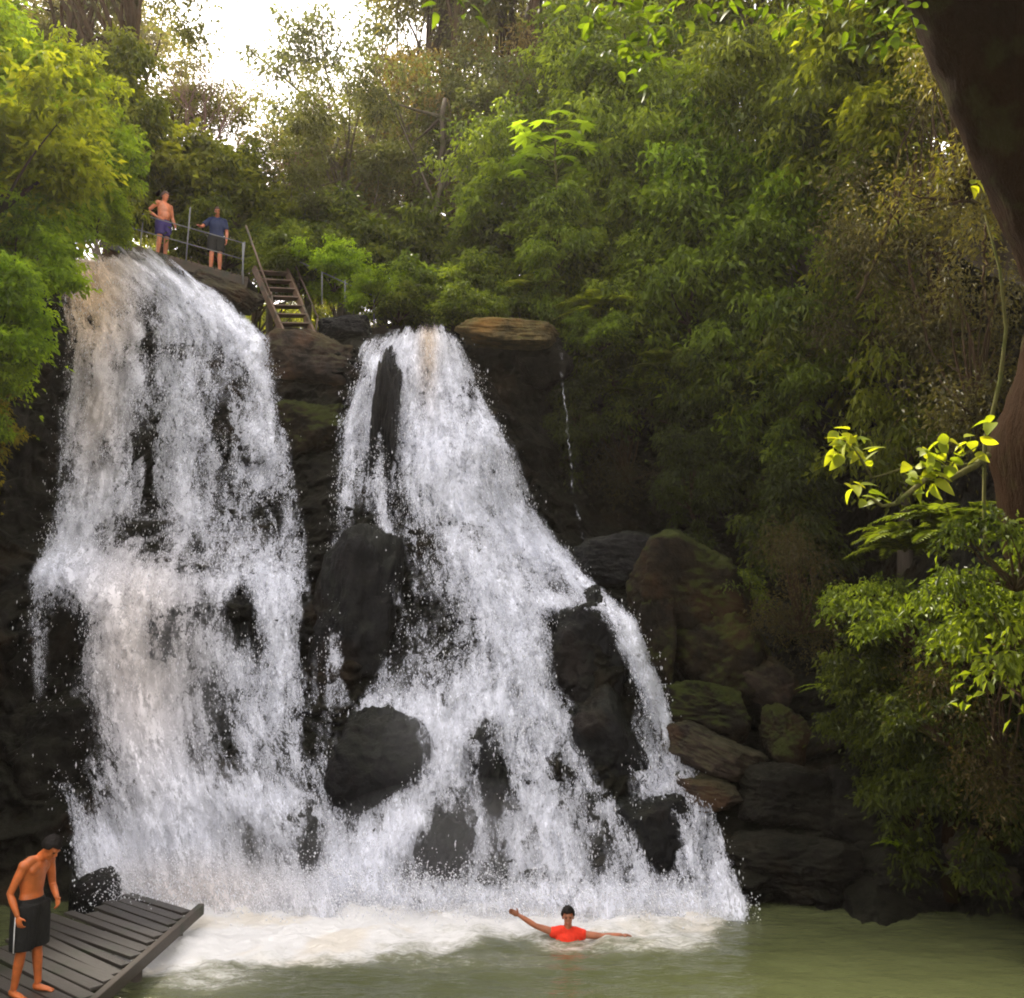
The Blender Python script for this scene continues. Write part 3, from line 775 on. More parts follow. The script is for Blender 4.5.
tree_proto('broad', 101, 12, 9.0, (4.2, 4.2, 3.6), 200, 62, .27, .12, .80, LEAF, BARK, .30, 16, droop=.5, flat=.42)
tree_proto('dusky', 102, 14, 10.5, (4.4, 4.4, 4.6), 125, 62, .25, .11, .80, LEAF_D, BARK, .28, 18, droop=.45, flat=.42)
tree_proto('slender', 103, 17, 14.0, (2.6, 2.6, 4.4), 66, 62, .26, .11, .85, LEAF_D, BARK_D, .26, 16, lob=.9, flat=.45)
tree_proto('olive', 104, 11, 8.5, (4.6, 4.6, 2.6), 150, 62, .22, .09, .75, LEAF_B, BARK, .24, 16, lob=.6, flat=.4)
tree_proto('low', 105, 7, 4.2, (3.4, 3.4, 3.2), 220, 60, .25, .11, .68, LEAF, BARK, .18, 14, low=-1, flat=.42)
tree_proto('open', 106, 13, 10.0, (4.8, 4.8, 3.4), 85, 70, .23, .09, .75, LEAF_D, BARK_D, .26, 26, lob=.8, flat=.42)
tree_proto('drape', 107, 8, 5.2, (3.4, 3.4, 4.4), 230, 66, .26, .10, .72, LEAF, BARK, .2, 12, droop=.9, flat=.5, low=-1)

def bare_tree():
    r = np.random.default_rng(55); mb = MB()
    def grow(p, d, L, rad, lev):
        n = 6; pts = [np.array(p)]
        for i in range(n):
            d = unit(d + r.normal(0, .10, 3) + np.array([0, 0, .07])); pts.append(pts[-1] + d * L / n)
        mb.tube(pts, np.linspace(rad, rad * .55, n + 1), 6 if lev < 2 else 4, False)
        if lev < 5:
            for k in range(4 if lev else 5):
                j = r.integers(3, n + 1)
                grow(pts[j], unit(d + r.normal(0, .45, 3)), L * r.uniform(.5, .7), rad * .55, lev + 1)
    grow((0, 0, -1), np.array([0, 0, 1.]), 5.0, .085, 0)
    PROTO['bare'] = (mb.mesh('trunk', bark_mat('bark_pinkish', (.12, .07, .06), (.26, .17, .15))), None)
bare_tree()

def put_tree(key, px, Y, scale, rz, label, tint=(1, 1, 1), zs=1., dz=0., name='tree', group='trees above the falls', py=None):
    x = (px - 512) / F * Y
    if py is None: z = ground(x, Y)
    else:
        q = P(px, py, Y); x, z = q.x, q.z
    o = thing(name, label, 'tree', (x, Y, z + dz), rz, group, (scale, scale, scale * zs))
    tm, cm = PROTO[key]
    link('trunk', tm, o)
    if cm:
        c = link('crown', cm, o); c.color = tint + (1,)
    return o

TREES = [
 ('open', 92, 27, .95, .3, 'tall open tree at top left with dark spreading limbs over the yellow bush', (.9, .95, .8), 1.15),
 ('open', 40, 33, 1.1, 1.9, 'dusky tree at the far top left corner behind the yellow bush', (1, 1, .8), 1.2),
 ('bare', 178, 30, 1.12, .5, 'leafless pinkish tree against the white sky', (1, 1, 1), 1.),
 ('open', 150, 31, .68, 2.2, 'bushy green tree just behind the man in violet shorts', (1.1, 1.05, .8), 1.05),
 ('dusky', 212, 33, .5, 4.1, 'brownish green tree behind the handrail post of the footbridge', (1.35, 1.1, .9), 1.1),
 ('olive', 262, 33, .68, .8, 'small brownish tree just right of the man in the navy shirt', (1.2, 1.0, .85), 1.0),
 ('open', 250, 36, .6, 3.3, 'see through grey green tree beneath the bright patch of sky', (1.2, 1.15, 1.1), .95),
 ('dusky', 345, 34, .80, 1.1, 'full grey green tree right of the bright patch of sky', (1.1, 1.1, 1.05), 1.0),
 ('dusky', 345, 29.5, .55, 3.9, 'dark bushy tree behind the foot of the stairs', (.8, .85, .75), 1.1),
 ('dusky', 380, 42, 1.1, 2.5, 'tall dark tree whose crown leaves the frame right of the bright sky', (.85, .95, 1.0), 1.25),
 ('olive', 408, 31, .85, .2, 'olive brown tree with a flat layered crown above the right fall', (1.15, .95, .8), 1.25),
 ('slender', 452, 38, 1., 1.3, 'slender grey tree left of a pair of dark trunks at top centre', (1.1, 1.0, .9), 1.15),
 ('slender', 486, 36, 1., 2.9, 'slender dark trunked tree at top centre', (.9, .9, .8), 1.2),
 ('slender', 512, 41, 1.1, 4.4, 'slender tree half behind the dense green tree at top centre', (1., .95, .8), 1.2),
 ('dusky', 432, 29, .62, 5.1, 'dark green low tree right above the lip of the right fall', (.75, .85, .75), 1.1),
 ('broad', 585, 28, .82, .9, 'dense bright green tree right of the slender trunks', (1.0, 1.1, .8), .95),
 ('drape', 530, 26.5, .72, 2.0, 'draped green tree leaning over the ochre slab', (.85, .95, .75), 1.0),
 ('drape', 640, 26.5, .85, 3.0, 'draped green tree hung with creepers behind the dark hollow', (.9, 1.0, .7), 1.1),
 ('slender', 622, 34, 1.1, 5.6, 'slender pale tree rising behind the dense bright green tree', (1.1, 1.0, .7), 1.1),
 ('dusky', 690, 33, .9, .4, 'dusky green tree with a pale slanting trunk at upper right', (1, 1, .75), 1.1),
 ('broad', 770, 30, .85, 1.7, 'tall dark tree with a small hole of sky through its crown', (.75, .8, .65), 1.15),
 ('dusky', 855, 28, .85, 2.8, 'olive green tree on the slope left of the leaning trunk', (1.1, 1.05, .7), 1.15),
 ('drape', 720, 25.8, .9, 4.4, 'creeper covered tree bulging bright green over the dark hollow', (1.15, 1.25, .75), 1.0),
 ('drape', 815, 24, .85, 5.3, 'creeper curtain tree right of the bulging bright green one', (.95, .95, .7), 1.1),
 ('drape', 905, 20.5, .8, .7, 'grey green creeper clad tree beside the leaning trunk', (1.0, .95, .75), 1.15),
 ('broad', 940, 25, .9, 3.6, 'yellowish green tree showing just left of the leaning trunk', (1.2, 1.1, .6), 1.1),
 ('dusky', 300, 28, .45, 2.0, 'small dark tree right behind the top of the stairs', (.8, .85, .7), 1.1),
 ('olive', 330, 36, .9, 4.6, 'brownish tree with a ragged crown below the bright patch of sky', (1.1, 1.0, .9), .95),
 ('open', 335, 40, .72, 1.4, 'thin pale tree in front of the bright patch of sky at its right', (1.2, 1.15, 1.1), 1.0),
 ('dusky', 560, 38, 1.1, 3.6, 'dark tree filling the top right of the slender trunks', (.95, .95, .75), 1.2),
 ('dusky', 490, 31, .68, 1.6, 'green tree with a round crown left of the dense bright green tree', (.95, 1.0, .75), 1.1),
 ('dusky', 745, 36, 1.1, 5.0, 'shadowy tree filling the top behind the olive creepers', (.8, .8, .6), 1.2),
 ('broad', 985, 30, 1.0, 2.0, 'dark tree directly behind the leaning trunk', (.8, .8, .55), 1.2),
 ('slender', 468, 33, .85, .9, 'slender trunk leaning slightly left at top centre behind the ochre slab', (1.0, .95, .8), 1.25),
 ('slender', 398, 35, .9, 3.2, 'slender tree between the flat crowned olive tree and the bright sky', (1.05, 1., .9), 1.15),
 ('slender', 535, 33, .95, 1.8, 'slender trunk just left of the dense bright green tree top', (.95, .95, .75), 1.25),
 ('open', 185, 37, .7, 5.2, 'pale open tree below the leafless pinkish tree', (1.2, 1.1, 1.0), 1.0),
 ('open', 96, 38, 1.05, .2, 'tall hazy tree left of the leafless pinkish tree', (1.15, 1.05, .95), 1.2),
]
for t in TREES: put_tree(t[0], t[1], t[2], t[3], t[4], t[5], t[6], t[7])

FAR = [(20, 52, 'dusky', 1.2), (90, 55, 'olive', 1.1), (140, 48, 'low', 1.0), (300, 54, 'low', 1.2), (330, 60, 'dusky', .85), (430, 52, 'dusky', 1.2), (540, 55, 'slender', 1.5), (600, 50, 'dusky', 1.15), (660, 46, 'dusky', 1.1), (730, 44, 'broad', 1.2), (800, 42, 'dusky', 1.1), (870, 40, 'broad', 1.1), (940, 38, 'dusky', 1.1), (1010, 36, 'broad', 1.1)]
for i, (px, Y, k, s) in enumerate(FAR):
    put_tree(k, px, Y, s, i * 1.7, 'distant tree only glimpsed between the trees above the falls', (1.1, 1.0, .85), 1.15, group='distant trees behind the wood')

# shrubs ------------------------------------------------------------
def shrub_proto(key, seed, R, ncl, per, L, W, rad, leafm, droop, flat, low=-.5, stems=10, lob=.5, base=(0, 0, -.3)):
    r = np.random.default_rng(seed)
    cen = crown_centres(r, ncl, R, seed, low, .5, lob) + np.array([0, 0, R[2] * .35])
    mb = MB(); limbs(mb, base, cen[r.choice(len(cen), min(stems, len(cen)), replace=False)], .035, r)
    PROTO[key] = (mb.mesh('stem', BARK_D), foliage_mesh('foliage', cen, np.full(len(cen), rad) * r.uniform(.6, 1.3, len(cen)), per, L, W, leafm, r, droop, flat))
shrub_proto('bush', 201, (1.3, 1.3, 1.1), 115, 48, .19, .085, .36, LEAF, .5, .45)
shrub_proto('ybush', 202, (1.5, 1.5, 1.5), 185, 54, .17, .08, .34, LEAF_Y, .6, .5, lob=.7)
shrub_proto('hang', 203, (1.3, 1.1, 1.9), 150, 52, .19, .075, .36, LEAF, .9, .5, low=-1, lob=.7)
shrub_proto('dry', 204, (1.4, 1.2, 1.6), 70, 60, .10, .035, .45, LEAF_B, .6, 1.1, low=-1, stems=26, lob=.7)

shrub_proto('airy', 205, (1.5, 1.2, 1.0), 46, 40, .16, .07, .40, LEAF, .8, .45, stems=30, lob=1.)

def frond_proto(key, seed, nf, L, leafL, mat, arch=.5, rows=26):
    r = np.random.default_rng(seed); C = []; A_ = []; Nn = []; ls = []
    mb = MB(); cid = []
    for k in range(nf):
        th = r.uniform(0, 2 * PI); el = r.uniform(.5, 1.25); d = np.array([math.cos(th) * math.cos(el), math.sin(th) * math.cos(el), math.sin(el)])
        s = np.linspace(0, 1, rows); l = L * r.uniform(.6, 1.15)
        pts = d[None] * (s * l)[:, None]; pts[:, 2] -= arch * l * s ** 2.2
        pts[:, :2] += d[:2] * (arch * .5 * l * s[:, None] ** 2)
        mb.tube(pts, np.linspace(.008, .002, rows), 4, False)
        T = unit(np.gradient(pts, axis=0)); side = unit(np.cross(T, np.array([0, 0, 1.])))
        for sg in (-1, 1):
            C.append(pts[2:]); A_.append(unit(side[2:] * sg + T[2:] * .5 + r.normal(0, .08, (rows - 2, 3)))); Nn.append(np.tile([0, 0, 1.], (rows - 2, 1)))
            ls.append(leafL * np.sin(PI * (.12 + .86 * s[2:])) ** .6); cid.append(np.full(rows - 2, r.uniform()))
    C = np.concatenate(C); n = len(C); L_ = np.concatenate(ls)
    V, Fc = leaf_arrays(C, np.concatenate(A_), np.concatenate(Nn), L_, L_ * .3 + .008, .12)
    fm = mesh_np('fronds', V, Fc, mat, False, {'leafv': np.repeat(r.uniform(0, 1, n), 4), 'clump': np.repeat(np.concatenate(cid), 4)})
    PROTO[key] = (mb.mesh('stem', BARK_P), fm)
frond_proto('fern', 211, 26, 1.1, .22, LEAF, .6)
frond_proto('yfern', 212, 22, .9, .18, LEAF_Y, .6)

def put_shrub(key, px, py, scale, rz, label, tint=(1, 1, 1), push=.25, Y=None, name='shrub', cat='shrub', group='shrubs on the gorge sides', tilt=None):
    if Y is None:
        h, nrm = hit(px, py)
        q = h + (Vector((0, 0, CAMZ)) - h).normalized() * push
    else: q = P(px, py, Y)
    o = thing(name, label, cat, q, rz, group, scale)
    if tilt: o.rotation_euler = (tilt[0], tilt[1], rz)
    a, b = PROTO[key]
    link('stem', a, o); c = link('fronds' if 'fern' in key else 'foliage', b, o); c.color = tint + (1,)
    return o

SHR = [
 # left bank, from the top of the frame downwards
 ('ybush', -18, 105, 1.15, .1, 'bright green bush top left against the sky', (.9, 1., .85), 19),
 ('ybush', 38, 120, .92, 1.2, 'golden green bush at the left, highest of those facing the footbridge', (1.1, 1.0, .8), 19.5),
 ('ybush', 2, 195, 1.15, 2.3, 'golden yellow bush at the left edge', (1.15, 1.0, .8), 17.5),
 ('ybush', 58, 200, .9, 3.3, 'olive green bush left of the shirtless man on the bridge', (.8, .9, .7), 20),
 ('ybush', 18, 275, .85, 4.4, 'lime green bush at the left edge beside the top of the left fall', (.92, 1.05, .85), 18.5),
 ('ybush', -18, 335, .8, 5.2, 'lime green bush hanging low on the left cliff', (.85, 1.0, .85), 17),
 ('ybush', 84, 165, .75, .9, 'olive bush between the golden bush and the bridge', (.75, .8, .6), 22),
 ('hang', -22, 430, .6, 1.4, 'brownish creeper trailing down the dark left cliff', (1.5, 1.0, .6), 18),
 ('bush', -45, 15, 1.2, 2.9, 'dark green bush in the top left corner', (.9, 1.1, .8), 23),
 ('ybush', -20, 150, 1.2, 3.9, 'bright lime bush filling the left edge between two golden ones', (1., 1.05, .8), 18.5),
 ('ybush', 36, 232, .7, 1.6, 'lime bush over the left end of the brink', (.95, 1.05, .8), 19.5),
 ('ybush', 96, 232, .55, 4.8, 'small olive bush touching the left end of the footbridge', (.75, .8, .6), 21.5),
 ('hang', -12, 385, .6, 3.1, 'lime creeper between the low lime bush and the brownish creeper', (1.2, 1.4, .7), 17.5),
 # around the brink
 ('ybush', 335, 285, .62, .4, 'bright lime shrub right of the stairs', (.95, 1.1, .8), 24.8),
 ('ybush', 372, 305, .45, 1.9, 'small lime shrub at the brink left of the right fall', (.75, .85, .7), 24),
 ('bush', 285, 262, .75, 2.7, 'dark shrub behind the stair handrail', (.75, .85, .7), 26.5),
 ('bush', 425, 300, .8, 1.1, 'dark shrub straight above the lip of the right fall', (.7, .85, .7), 25),
 ('bush', 475, 300, .85, 2.2, 'dark green shrub left of the ochre slab', (.8, .9, .75), 25),
 ('fern', 535, 300, 1.1, .6, 'arching pale fern above the ochre slab', (1.2, 1.2, 1.1), 24.2),
 ('fern', 600, 318, 1.2, 1.7, 'pale leaved fern overhanging the dark hollow left of the draped shrubs', (1.3, 1.3, 1.2), 23.5),
 ('bush', 565, 275, 1.1, 3.1, 'mid green shrub under the broad leaved sapling', (.95, 1.05, .8), 25),
 ('bush', 520, 235, 1.2, 4.0, 'bright green shrub on the left flank of the dense tree', (1.1, 1.25, .8), 26),
 # right hillside
 ('hang', 640, 240, 1.15, .2, 'soft green creeper shrub on the slope below the dense tree', (1.0, 1.1, .8), 24.5),
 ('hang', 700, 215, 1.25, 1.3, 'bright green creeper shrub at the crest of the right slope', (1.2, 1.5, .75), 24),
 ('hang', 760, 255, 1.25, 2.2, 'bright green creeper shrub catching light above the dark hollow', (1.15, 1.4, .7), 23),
 ('hang', 690, 310, 1.25, 3.4, 'mid green hanging shrub over the left part of the dark hollow', (.95, 1.1, .75), 23.2),
 ('hang', 755, 345, 1.2, 4.1, 'mid green hanging shrub over the middle of the dark hollow', (.9, 1.05, .75), 22.3),
 ('hang', 800, 390, 1.0, 5.2, 'lowest hanging shrub tapering over the right of the dark hollow', (.8, .9, .7), 21.6),
 ('hang', 735, 395, .95, .9, 'dim hanging shrub fringe under the mid green one', (.42, .48, .37), 22.8),  # tint lowered to paint in the hollow's shade
 ('fern', 668, 375, 1.2, 2.5, 'pale fern drooping into the dark hollow', (1.0, 1.0, 1.0), 23.5),
 ('hang', 860, 190, 1.2, 1.8, 'olive creeper on the slope left of the leaning trunk', (1.15, 1.1, .65), 21),
 ('hang', 820, 130, 1.3, 2.8, 'olive green creeper high on the right slope', (1.0, 1.05, .6), 24),
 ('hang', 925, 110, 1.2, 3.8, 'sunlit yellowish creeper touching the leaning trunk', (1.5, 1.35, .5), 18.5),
 ('dry', 915, 230, 1.3, .5, 'grey brown dry creeper beside the leaning trunk', (.95, .95, .8), 18),
 ('dry', 940, 320, 1.25, 1.5, 'lower grey brown dry creeper beside the leaning trunk', (.8, .8, .7), 17.5),
 ('dry', 885, 330, 1.2, 2.5, 'dim dry creeper right of the lowest hanging shrub', (.7, .7, .6), 19.5),
 ('hang', 880, 265, 1.1, 4.4, 'dark green creeper between the olive and the dry ones', (.85, .9, .6), 20),
 # lower right bank
 ('fern', 905, 552, 1.0, .3, 'grey green feathery fern at the top of the right bank', (.9, .95, .9), 15.4),
 ('fern', 955, 540, 1.2, 1.4, 'large feathery fern left of the base of the leaning trunk', (.62, .68, .6), 14.6),
 ('airy', 925, 640, .7, 2.6, 'green bush on the right bank below the yellow leaved branch', (.95, 1.05, .8), 14.6),
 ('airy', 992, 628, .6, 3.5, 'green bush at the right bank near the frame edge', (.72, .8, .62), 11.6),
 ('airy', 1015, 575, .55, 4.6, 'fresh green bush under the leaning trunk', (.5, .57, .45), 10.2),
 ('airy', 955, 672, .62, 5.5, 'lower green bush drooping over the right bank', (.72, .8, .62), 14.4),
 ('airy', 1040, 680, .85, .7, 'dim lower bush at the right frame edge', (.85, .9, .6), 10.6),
 ('airy', 878, 612, .5, 1.9, 'small fresh green shrub at the left end of the right bank', (.95, 1.05, .8), 15.2),
 ('fern', 830, 690, .5, 2.9, 'small pale fern alone on the dark right bank', (1.1, 1.2, .9), 17),
 ('fern', 965, 770, .55, 4.0, 'small fern low on the right bank', (.9, 1.1, .8), 15),
 ('yfern', 893, 845, .32, 1.0, 'tiny yellow green fern just above the waterline', (.9, 1., .7), 15.3),
]
SHR += [
 ('hang', 612, 372, .9, .9, 'creeper spilling over the upper left of the dark hollow', (.42, .47, .34), 24.2),  # low tints on the hollow's plants: its shade is put into leaf colour
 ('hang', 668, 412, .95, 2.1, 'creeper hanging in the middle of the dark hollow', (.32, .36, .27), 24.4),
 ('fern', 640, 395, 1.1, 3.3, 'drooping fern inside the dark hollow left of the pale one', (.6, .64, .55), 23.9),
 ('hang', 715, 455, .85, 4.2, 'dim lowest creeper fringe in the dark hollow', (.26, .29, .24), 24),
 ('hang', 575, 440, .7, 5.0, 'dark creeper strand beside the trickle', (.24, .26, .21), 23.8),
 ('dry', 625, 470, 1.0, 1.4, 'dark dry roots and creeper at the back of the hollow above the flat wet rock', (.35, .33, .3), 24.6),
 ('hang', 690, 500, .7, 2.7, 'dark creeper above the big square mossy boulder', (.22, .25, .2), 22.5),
 ('bush', 385, 268, 1.3, .8, 'dark thicket left of the two tallest trunks above the right fall', (.65, .7, .55), 28),
 ('bush', 345, 258, 1.3, 1.8, 'dark thicket under the full grey green tree', (.65, .7, .55), 28.6),
 ('bush', 398, 316, .6, 2.8, 'tiny dark thicket at the left end of the right fall lip', (.6, .65, .5), 24.3),
 ('bush', 450, 275, 1.3, 3.8, 'dark thicket round the foot of the slender trunks', (.65, .7, .55), 28),
 ('bush', 505, 270, 1.3, 4.8, 'dark thicket above the arching pale fern', (.65, .72, .55), 27.5),
 ('bush', 150, 205, 1.7, .3, 'brownish green thicket right behind the shirtless man on the footbridge', (1.0, .9, .75), 27.6),
 ('bush', 190, 200, 1.5, 1.3, 'olive thicket between the two men on the footbridge', (.95, .9, .72), 28.6),
 ('bush', 232, 222, 1.4, 2.3, 'olive thicket right of the man in the navy shirt', (.9, .85, .7), 28),
 ('bush', 272, 240, 1.1, 3.3, 'dark thicket behind the top of the stair handrail', (.8, .8, .65), 28.4),
 ('bush', 225, 260, 1.0, 4.3, 'dark thicket under the right end of the footbridge', (.7, .72, .55), 26.6),
 ('bush', 300, 285, 1.0, 5.3, 'dark thicket behind the stair treads', (.7, .75, .6), 25.8),
 ('hang', 112, 150, 1.3, 2.0, 'olive creeper mound left of the leafless pinkish tree', (.95, .9, .7), 25),
 ('hang', 800, 560, .9, .6, 'dim creeper draped on the dark slope right of the dark hollow', (.28, .31, .25), 20.5),  # slope and hollow shade painted in through the low tint
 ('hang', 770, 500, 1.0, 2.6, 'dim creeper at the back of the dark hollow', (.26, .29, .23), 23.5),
 ('hang', 860, 740, .5, 1.9, 'dim creeper hanging over the stones on the right bank', (.34, .36, .3), 16),  # low tint puts the bank's shade into the leaf colour
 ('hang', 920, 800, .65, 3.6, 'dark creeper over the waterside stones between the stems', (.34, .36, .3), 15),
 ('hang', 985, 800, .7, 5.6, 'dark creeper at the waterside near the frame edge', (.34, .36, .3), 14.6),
 ('airy', 745, 600, .6, 2.9, 'dark sprig shrub leaning on the big square mossy boulder', (.6, .65, .5), 19),
 ('hang', 556, 262, .8, 4.7, 'green creeper shrub wrapped round the stem below the big hand shaped leaves', (.95, 1.1, .75), 23.7),
 ('bush', 600, 345, .55, 3.0, 'small shrub at the stem of the pale green sapling', (.8, .95, .7), 22.8),
 ('bush', 470, 318, .6, 1.3, 'little dark bush squeezed between the right fall lip and the ochre slab', (.75, .85, .65), 23.3),
 ('bush', 440, 318, .5, 4.1, 'tiny dark bush right behind the lip of the right fall', (.7, .8, .6), 24.6),

 ('bush', 560, 318, .9, .7, 'dark undergrowth bush behind the top of the trickle', (.7, .8, .65), 26.5),
 ('bush', 600, 300, 1.1, 1.9, 'dark undergrowth bush behind the small broad leaved sapling', (.7, .85, .65), 27),
 ('bush', 520, 322, .7, 4.9, 'low dark bush just behind the ochre slab', (.75, .85, .65), 24.6),
 ('hang', 590, 340, .8, 2.8, 'hanging shrub at the left end of the dark hollow', (.85, .95, .7), 24.6),
 ('hang', 640, 330, 1.0, 1.1, 'pale green hanging shrub beside the drooping fern', (1.0, 1.1, .8), 24),
 ('hang', 560, 225, 1.1, 5.9, 'green creeper mound below the big hand shaped leaves', (1.0, 1.2, .75), 25.6),
 ('hang', 610, 170, 1.3, 3.7, 'tall creeper mound right of the big hand shaped leaves', (1.0, 1.15, .75), 26.2),
 ('dry', 965, 180, 1.2, 4.3, 'dusty olive creeper against the trunk edge above the dry ones', (1.2, 1.2, .7), 15.5),
 ('dry', 975, 400, 1.0, 5.4, 'dim dry creeper at the foot of the leaning trunk', (.7, .7, .6), 15.5),
 ('hang', 880, 60, 1.2, .3, 'olive creeper top right close to the leaning trunk', (1.2, 1.15, .6), 19),
 ('airy', 955, 735, .6, 2.2, 'small dim bush drooping between the stems of the right bank', (.34, .36, .3), 13.6),  # bank shade painted into the leaves by the low tint
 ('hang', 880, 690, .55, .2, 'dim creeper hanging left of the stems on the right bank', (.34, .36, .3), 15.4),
 ('dry', 1000, 760, .8, 1.2, 'brown dry creeper draped low at the right frame edge', (.7, .6, .45), 13.4),
 ('dry', 800, 620, .8, 3.1, 'brown dry creeper on the dark slope right of the big square mossy boulder', (.6, .55, .45), 18),
]
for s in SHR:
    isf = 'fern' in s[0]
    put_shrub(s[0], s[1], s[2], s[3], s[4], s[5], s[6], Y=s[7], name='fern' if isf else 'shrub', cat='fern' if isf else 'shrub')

# broad leaved sapling in the middle -------------------------------
def palm_leaf(mb_v, mb_f, mb_a, c, ax, nm, R, r, n0):
    """one lobed hand-shaped leaf as a fan"""
    S_ = unit(np.cross(ax, nm)); nlob = 7; pts = [c]
    for i in range(nlob * 2 + 1):
        th = -2.2 + 4.4 * i / (nlob * 2); rr = R * (1. if i % 2 else .55) * (1 - .12 * abs(th))
        pts.append(c + (ax * math.cos(th) + S_ * math.sin(th)) * rr - nm * rr * .25 * (1 if i % 2 else .6))
    k = len(pts); base = n0
    f = [(base, base + i, base + i + 1) for i in range(1, k - 1)]
    mb_v += pts; mb_f += f; mb_a += [r.uniform()] * k
    return n0 + k

def sapling(px, py, Y, H, R, nleaf, label, tint, seed):
    r = np.random.default_rng(seed); top_ = P(px, py, Y)
    o = thing('sapling', label, 'sapling', top_ - Vector((0, 0, H)), 0)
    mb = MB(); mb.tube([(0, 0, -.5), (.05, 0, H * .4), (-.04, .03, H * .75), (0, 0, H)], [.05, .045, .035, .02], 8)
    v = []; f = []; a = []; n0 = 0
    for i in range(nleaf):
        th = i * 2.4; h = H - 1.7 * (i / nleaf) - .05
        e = np.array([math.cos(th), math.sin(th), .35]); e = unit(e) * R * r.uniform(1.1, 1.9)
        tip = np.array([0, 0, h]) + e; mb.tube([(0, 0, h), np.array([0, 0, h]) + e * .55 + np.array([0, 0, .08]), tip], [.012, .009, .007], 5)
        ax = unit(np.array([e[0], e[1], -.25 * R])); nm = unit(np.array([.25 * e[0], .25 * e[1], 1.]) + r.normal(0, .15, 3))
        n0 = palm_leaf(v, f, a, tip, ax, nm, R * r.uniform(.8, 1.15), r, n0)
    link('stem', mb.mesh('stem', BARK_P), o)
    c = link('foliage', mesh_np('foliage', np.array(v), np.array(f), LEAF, False, {'leafv': np.array(a), 'clump': np.array(a) * .4 + .6}), o); c.color = tint + (1,)
sapling(556, 128, 24.2, 3.4, .55, 26, 'young tree with big hand shaped bright leaves at centre', (.95, 1.2, .75), 1)
sapling(598, 296, 24.3, 1.0, .34, 11, 'small broad leaved sapling with a pale green crown above the dark hollow', (1.2, 1.35, .9), 2)

# ------------------------------------------------------------------ leaning tree in front, right
lt = thing('leaning_tree', 'huge dark brown trunk leaning in at the right edge above a yellow leaved branch', 'tree', P(1160, 660, 11.8))
LT0 = np.array(lt.location)
def loc_pts(l): return [np.array(P(*q)) - LT0 for q in l]
mb = MB()
pts = loc_pts([(1190, 760, 12.2), (1150, 640, 11.8), (1100, 530, 11.5), (1078, 440, 11.4), (1086, 360, 11.3), (1076, 280, 11.2), (1054, 190, 11.1), (1012, 100, 11), (974, 10, 10.8), (925, -90, 10.6), (850, -220, 10.2), (760, -360, 9.8)])
from_n = len(pts)
dense = []; tt = np.linspace(0, from_n - 1, 70); pa = np.array(pts)
for c in range(3): dense.append(np.interp(tt, np.arange(from_n), pa[:, c]))
dense = np.stack(dense, -1)
for _ in range(3): dense[1:-1] = (dense[:-2] + 2 * dense[1:-1] + dense[2:]) / 4
rad = np.interp(tt, np.arange(from_n), np.array([98, 94, 96, 84, 56, 50, 54, 56, 56, 54, 48, 40]) / 86.)
mb.tube(dense, rad, 40, True, noise=.0)
V = mb.v[0]; nrm_n = fbm(V * 1.6, 5, .55, seed=8)[:, None]
cent = np.concatenate([np.repeat(dense, 40, 0), dense[:1], dense[-1:]])
mb.v[0] = V + unit(V - cent) * nrm_n * .12
link('trunk', mb.mesh('trunk', BARK_R), lt)
# creeper stem on the left side of the trunk
cr = loc_pts([(986, 560, 11.0), (984, 500, 10.9), (985, 440, 10.8), (992, 415, 10.7), (1000, 380, 10.6), (1006, 330, 10.5), (1000, 270, 10.4), (985, 215, 10.3)])
mb = MB(); mb.tube(cr, [.022, .02, .022, .026, .024, .02, .016, .01], 8, True, noise=.15); link('creeper_stem', mb.mesh('creeper_stem', BARK_P), lt)
# low branch with lime leaves
def lime_branch(paths, nleaf, leafL, seed, name, leafname, parts_mat=BARK_P, spots=None, lm=None):
    r = np.random.default_rng(seed); mb = MB(); C = []
    for pl, r0 in paths:
        q = np.array(loc_pts(pl)); mb.tube(q, np.linspace(r0, r0 * .35, len(q)), 7, True)
    for (px, py, Y, k, spread) in spots:
        c = np.array(P(px, py, Y)) - LT0
        C.append(c + r.normal(0, spread, (k, 3)))
    C = np.concatenate(C); n = len(C)
    ax = unit(np.stack([r.normal(0, 1, n), r.normal(0, .6, n), r.normal(-.35, .4, n)], -1)); nm = unit(r.normal(0, .45, (n, 3)) + np.array([0, -.45, 1]))
    V, Fc, kv = leaf_hi(C, ax, nm, leafL * r.uniform(.5, 1.3, n), leafL * .6 * r.uniform(.6, 1.2, n), r)
    b = link(name, mb.mesh(name, parts_mat), lt)
    lo_ = link(leafname, mesh_np(leafname, V, Fc, lm or LEAF_NEAR, True, {'leafv': np.repeat(r.uniform(0, 1, n), kv), 'clump': np.repeat(r.uniform(0, 1, n), kv)}), b)
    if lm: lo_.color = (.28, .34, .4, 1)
    return b
